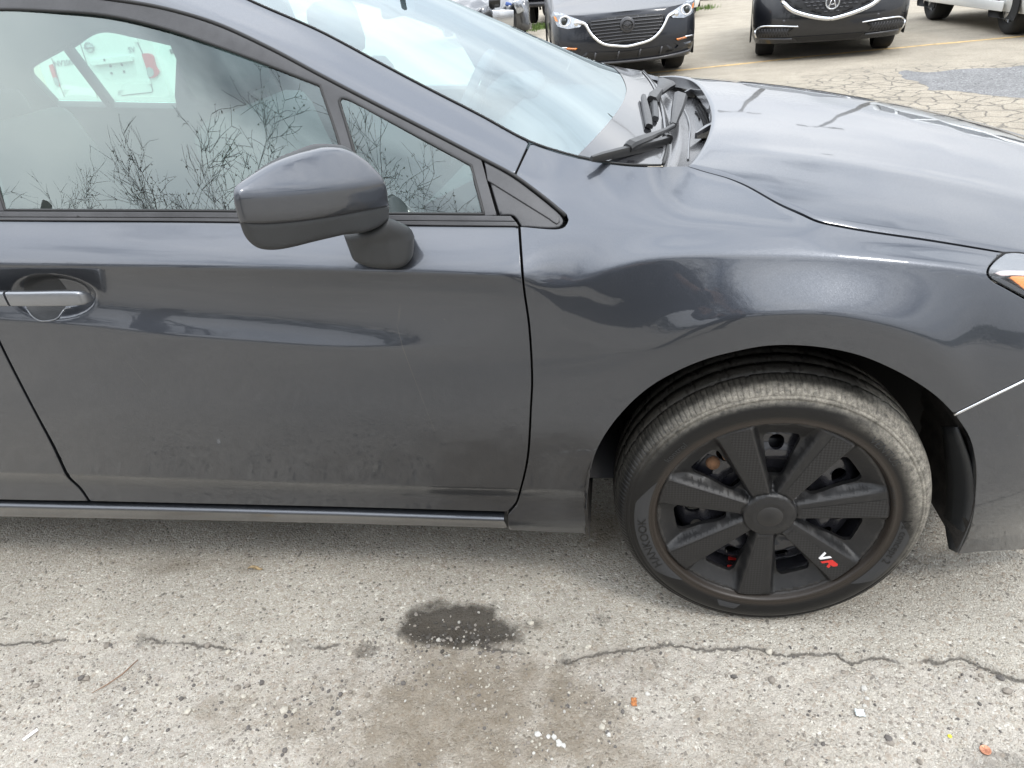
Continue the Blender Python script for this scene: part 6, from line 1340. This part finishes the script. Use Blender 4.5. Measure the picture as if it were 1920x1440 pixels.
# ------------------------------------------------------------------ what the glass and paint mirror: bare spring trees, lamp posts, the photographer
M['bark'] = simple('dark_bark', (.055, .048, .040), .9, var=.4, vscale=12); M['bud'] = simple('spring_buds', (.085, .10, .045), .8, var=.4, vscale=3)
_tm = {}
def tree_meshes(seed, h, lean, buds, r0=.15):
    rg = random.Random(seed); big, tw, lf = MB(), MB(), MB(); tips = []
    def grow(p, d, ln, r, lv):
        n = (6, 5, 4, 3, 2, 2)[lv]; pts = [p]; rr = [r]
        for k in range(n):
            d = (d+Vector((rg.uniform(-1, 1), rg.uniform(-1, 1), rg.uniform(-.5, .6)))*(.08, .18, .26, .34, .40, .42)[lv]).normalized(); p = p+d*ln/n; pts.append(p); rr.append(r*(1-.5*(k+1)/n))
        (big if lv < 3 else tw).tube(pts, rr, (7, 6, 4, 3, 3, 3)[lv])
        if lv >= 3: tips.extend(pts[1:])
        if lv == 5: return
        for k in range((8, 6, 5, 5, 4)[lv]):
            i = rg.randint(max(1, n//2) if lv == 0 else 1, n); q = pts[i]; a = rg.uniform(0, 6.28); s_ = rg.uniform(.35, .95); u = d.cross(Vector((.3, .5, .9))).normalized(); v = d.cross(u)
            nd = (d*math.cos(s_)+(u*math.cos(a)+v*math.sin(a))*math.sin(s_)+Vector((0, 0, .16))).normalized(); grow(q, nd, ln*rg.uniform(.42, .68), max(.005, rr[i]*rg.uniform(.42, .66)), lv+1)
    grow(Vector((0, 0, -.1)), Vector((lean, 0, 1)).normalized(), h*.50, r0, 0)
    for k in range(buds):
        p = rg.choice(tips); s_ = rg.uniform(.012, .030); o = p+Vector((rg.gauss(0, .03), rg.gauss(0, .03), rg.gauss(0, .03))); a = Vector((rg.gauss(0, 1), rg.gauss(0, 1), rg.gauss(0, 1))).normalized(); c = a.orthogonal().normalized(); lf.add([o-a*s_, o+c*s_*.6, o+a*s_, o-c*s_*.6], [(0, 1, 2, 3)])
    return big, tw, lf
def bare_tree(x, y, h, seed, lean, label, buds=900, kind=0, rz=0.0):
    t = empty('bare_tree', (x, y, gz(x, y)), rz, label, 'tree', 'bare trees behind the photographer')
    if kind not in _tm:
        big, tw, lf = tree_meshes(seed, 14.0, lean, buds); _tm[kind] = [big.obj('trunk', M['bark'], t, world=False), tw.obj('twigs', M['bark'], t, world=False, recalc=False), lf.obj('buds', M['bud'], t, world=False, smooth=False, recalc=False)]
    else:
        for o in _tm[kind]: c = o.copy(); COL.objects.link(c); c.parent = t
    t.scale = (h/14.0,)*3; return t
TREES = [(-9.7, -14.0, 18.9, .04, 'tall bare tree with the widest fan of branches behind the photographer'), (-12.6, -14.4, 14.8, -.05, 'bushy bare tree left of the tallest one behind the photographer'), (-16.4, -14.2, 15.4, .08, 'slender budding tree near the cut off post behind the photographer'), (-20.0, -14.8, 15.2, -.1, 'low bare tree at the far left end behind the photographer'),
         (-11.0, -16.4, 14.2, .0, 'dense bare tree growing behind the tallest one'), (-4.9, -14.0, 17.0, -.04, 'bare tree mirrored in the quarter window'), (-2.6, -14.6, 16.0, .06, 'budding tree mirrored at the right end of the quarter window'), (-14.4, -16.0, 14.8, 0, 'spreading bare tree between the bushy one and the slender one'), (1.6, -16.5, 11.0, .03, 'bare tree directly behind the photographer'), (6.2, -17.5, 11.5, -.05, 'bare tree right of the photographer')]
for k, (x, y, h, ln, lb) in enumerate(TREES): bare_tree(x, y, h, 100+k % 4, ln, lb, 3600, k % 4, .9*(k//4))
pp = empty('utility_post', (-15.2, -13.0, gz(-15.2, -13.0)), 0, 'short dark wooden post with wires among the bare trees behind the photographer', 'post'); b = MB(); b.tube([(0, 0, -.2), (.05, 0, 6), (.12, 0, 13.4)], [.16, .15, .13], 10); b.obj('pole', M['bark'], pp, world=False)
b = MB(); [b.tube([(.12+s_*7*k, -.5*k, z-.5*math.sin(k*math.pi/6)) for k in range(7)], .010, 4) for s_ in (-1, 1) for z in (13.0, 12.2)]; b.obj('wire', M['dark'], pp, world=False)
# unseen foliage row, added behind the camera to darken the doors' reflections
hb2 = MB(); 
for k in range(11000):
    x = RNG.uniform(-34, 28); y = -19.5+RNG.normal(0, .8); top_ = 1.7+1.1*fbm(np.array([x]), np.array([0.]), .5, 91)[0]; z = top_*RNG.random()**.6; s_ = RNG.uniform(.08, .2); a = Vector(RNG.normal(0, 1, 3)).normalized(); c = a.orthogonal().normalized(); o = Vector((x, y, z)); hb2.add([o-a*s_, o+c*s_*.7, o+a*s_, o-c*s_*.7], [(0, 1, 2, 3)])
tag(hb2.obj('added_hedge', simple('hedge_leaf', (.06, .075, .035), .85, var=.4, vscale=1.5), smooth=False, recalc=False), 'unseen scrubby row added behind the photographer to darken reflections in the doors', 'added_hedge')
M['galv'] = simple('lamp_post_metal', (.16, .155, .14), .5, metal=.4)
for (x, y, h, lb) in ((10.2, 29.0, 9.6, 'twin headed lamp post beyond the parked cars, the taller one in the hood reflection'), (6.1, 30.0, 8.4, 'twin headed lamp post nearer to the windscreen in the hood reflection')):
    lp_ = empty('lamp_post', (x, y, 0), .2, lb, 'lamp post', 'lamp posts beyond the parked cars'); b = MB(); b.tube([(0, 0, -.1), (0, 0, h*.5), (0, 0, h)], [.15, .13, .10], 12); b.obj('pole', M['galv'], lp_, world=False)
    for sg in (-1, 1): b = MB(); b.tube([(0, 0, h), (sg*.5, 0, h+.08)], .05, 6); b.box((sg*.85, 0, h+.08), (.75, .32, .16)); b.obj('lamp_head', M['galv'], lp_, world=False, bevel=.04)
# ------------------------------------------------------------------ the photographer, mirrored in the wing
def person():
    root = empty('person', (-.30, -1.62, gz(-.3, -1.62)), 0, 'person in a dark jacket and cap holding up a phone, mirrored in the front fender', 'person')
    J = {'pel': (0, 0, .95, .15), 'spi': (0, .01, 1.16, .15), 'che': (0, .0, 1.36, .165), 'nek': (0, .015, 1.52, .062), 'hd1': (0, .035, 1.60, .078), 'hd2': (0, .045, 1.70, .092), 'hd3': (0, .03, 1.77, .06)}
    E_ = [('pel', 'spi'), ('spi', 'che'), ('che', 'nek'), ('nek', 'hd1'), ('hd1', 'hd2'), ('hd2', 'hd3')]
    for s, sg in (('l', -1), ('r', 1)):
        J.update({s+'hip': (sg*.10, 0, .88, .105), s+'kne': (sg*.12, .03, .50, .068), s+'ank': (sg*.13, -.02, .10, .045), s+'toe': (sg*.15, .13, .04, .042), s+'hee': (sg*.13, -.06, .045, .04),
                  s+'sho': (sg*.19, -.005, 1.43, .068), s+'elb': (sg*.25, .10, 1.16, .048), s+'wri': (sg*.105, .325, 1.255, .030), s+'pal': (sg*.080, .375, 1.285, .028)})
        E_ += [('pel', s+'hip'), (s+'hip', s+'kne'), (s+'kne', s+'ank'), (s+'ank', s+'toe'), (s+'ank', s+'hee'), ('che', s+'sho'), (s+'sho', s+'elb'), (s+'elb', s+'wri'), (s+'wri', s+'pal')]
        for k in range(4):
            z = 1.262+.020*k; a, b, c = s+'f%da' % k, s+'f%db' % k, s+'f%dc' % k
            J[a] = (sg*.074, .392, z, .0095); J[b] = (sg*.064, .414-.002*k, z+.004, .0088); J[c] = (sg*.045, .412, z+.004, .0075); E_ += [(s+'pal', a), (a, b), (b, c)]
        J[s+'t1'] = (sg*.070, .365, 1.318, .011); J[s+'t2'] = (sg*.050, .368, 1.335, .009); E_ += [(s+'pal', s+'t1'), (s+'t1', s+'t2')]
    K = list(J); me = bpy.data.meshes.new('body'); me.from_pydata([J[k][:3] for k in K], [(K.index(a), K.index(b)) for a, b in E_], []); o = bpy.data.objects.new('body', me); COL.objects.link(o)
    md = o.modifiers.new('skin', 'SKIN'); md.use_smooth_shade = True
    for i, k in enumerate(K): me.skin_vertices[0].data[i].radius = (J[k][3],)*2; me.skin_vertices[0].data[i].use_root = (k == 'pel')
    o.modifiers.new('sub', 'SUBSURF').levels = 1; o.modifiers['sub'].render_levels = 1
    dg = bpy.context.evaluated_depsgraph_get(); dg.update(); m2 = bpy.data.meshes.new_from_object(o.evaluated_get(dg)); bpy.data.objects.remove(o)
    jk, tr, sk = simple('dark_jacket', (.018, .019, .022), .8, var=.3), simple('dark_trousers', (.022, .024, .032), .85), simple('skin', (.45, .27, .19), .5)
    for m in (jk, tr, sk): m2.materials.append(m)
    for p in m2.polygons:
        c = p.center; p.use_smooth = True; p.material_index = 1 if c.z < .92 else 2 if (c.z > 1.515 or c.y > .30) else 0
    m2.name = 'body'; b = bpy.data.objects.new('body', m2); COL.objects.link(b); b.parent = root
    f = MB(); f.lathe([(.001, .112), (.05, .105), (.085, .07), (.100, .02), (.101, -.005)], 24, (0, .035, 1.70), 'z'); f.grid([[(.085*math.sin(a)*(1), .035+.07+.085*math.cos(a)*k, 1.705-.02*k) for a in np.linspace(-1.2, 1.2, 9)] for k in (0, .5, 1.0)]); f.obj('cap', jk, root, world=False)
    n = MB(); n.tube([(0, .125, 1.665), (0, .142, 1.64), (0, .128, 1.632)], [.010, .013, .012], 8); n.obj('nose', sk, root, world=False)
    for sg in (-1, 1):
        e = MB(); e.lathe([(.001, -.006), (.008, -.004), (.011, 0)], 12, (sg*.032, .122, 1.668)); e.obj('eye', M['white'], root, world=False)
        e = MB(); e.tube([(sg*.093, .03, 1.69), (sg*.103, .02, 1.67), (sg*.094, .03, 1.64)], [.010, .014, .008], 8); e.obj('ear', sk, root, world=False)
    mo = MB(); mo.tube([(-.024, .120, 1.608), (0, .126, 1.606), (.024, .120, 1.608)], .005, 6); mo.obj('mouth', simple('lips', (.35, .14, .12), .5), root, world=False)
    ph = MB(); ph.box((0, .418, 1.300), (.150, .008, .075)); p_ = ph.obj('phone', M['gloss'], None, bevel=.003)
    p_.location = root.location; tag(p_, 'black phone held up in both hands of the person', 'phone')
person()
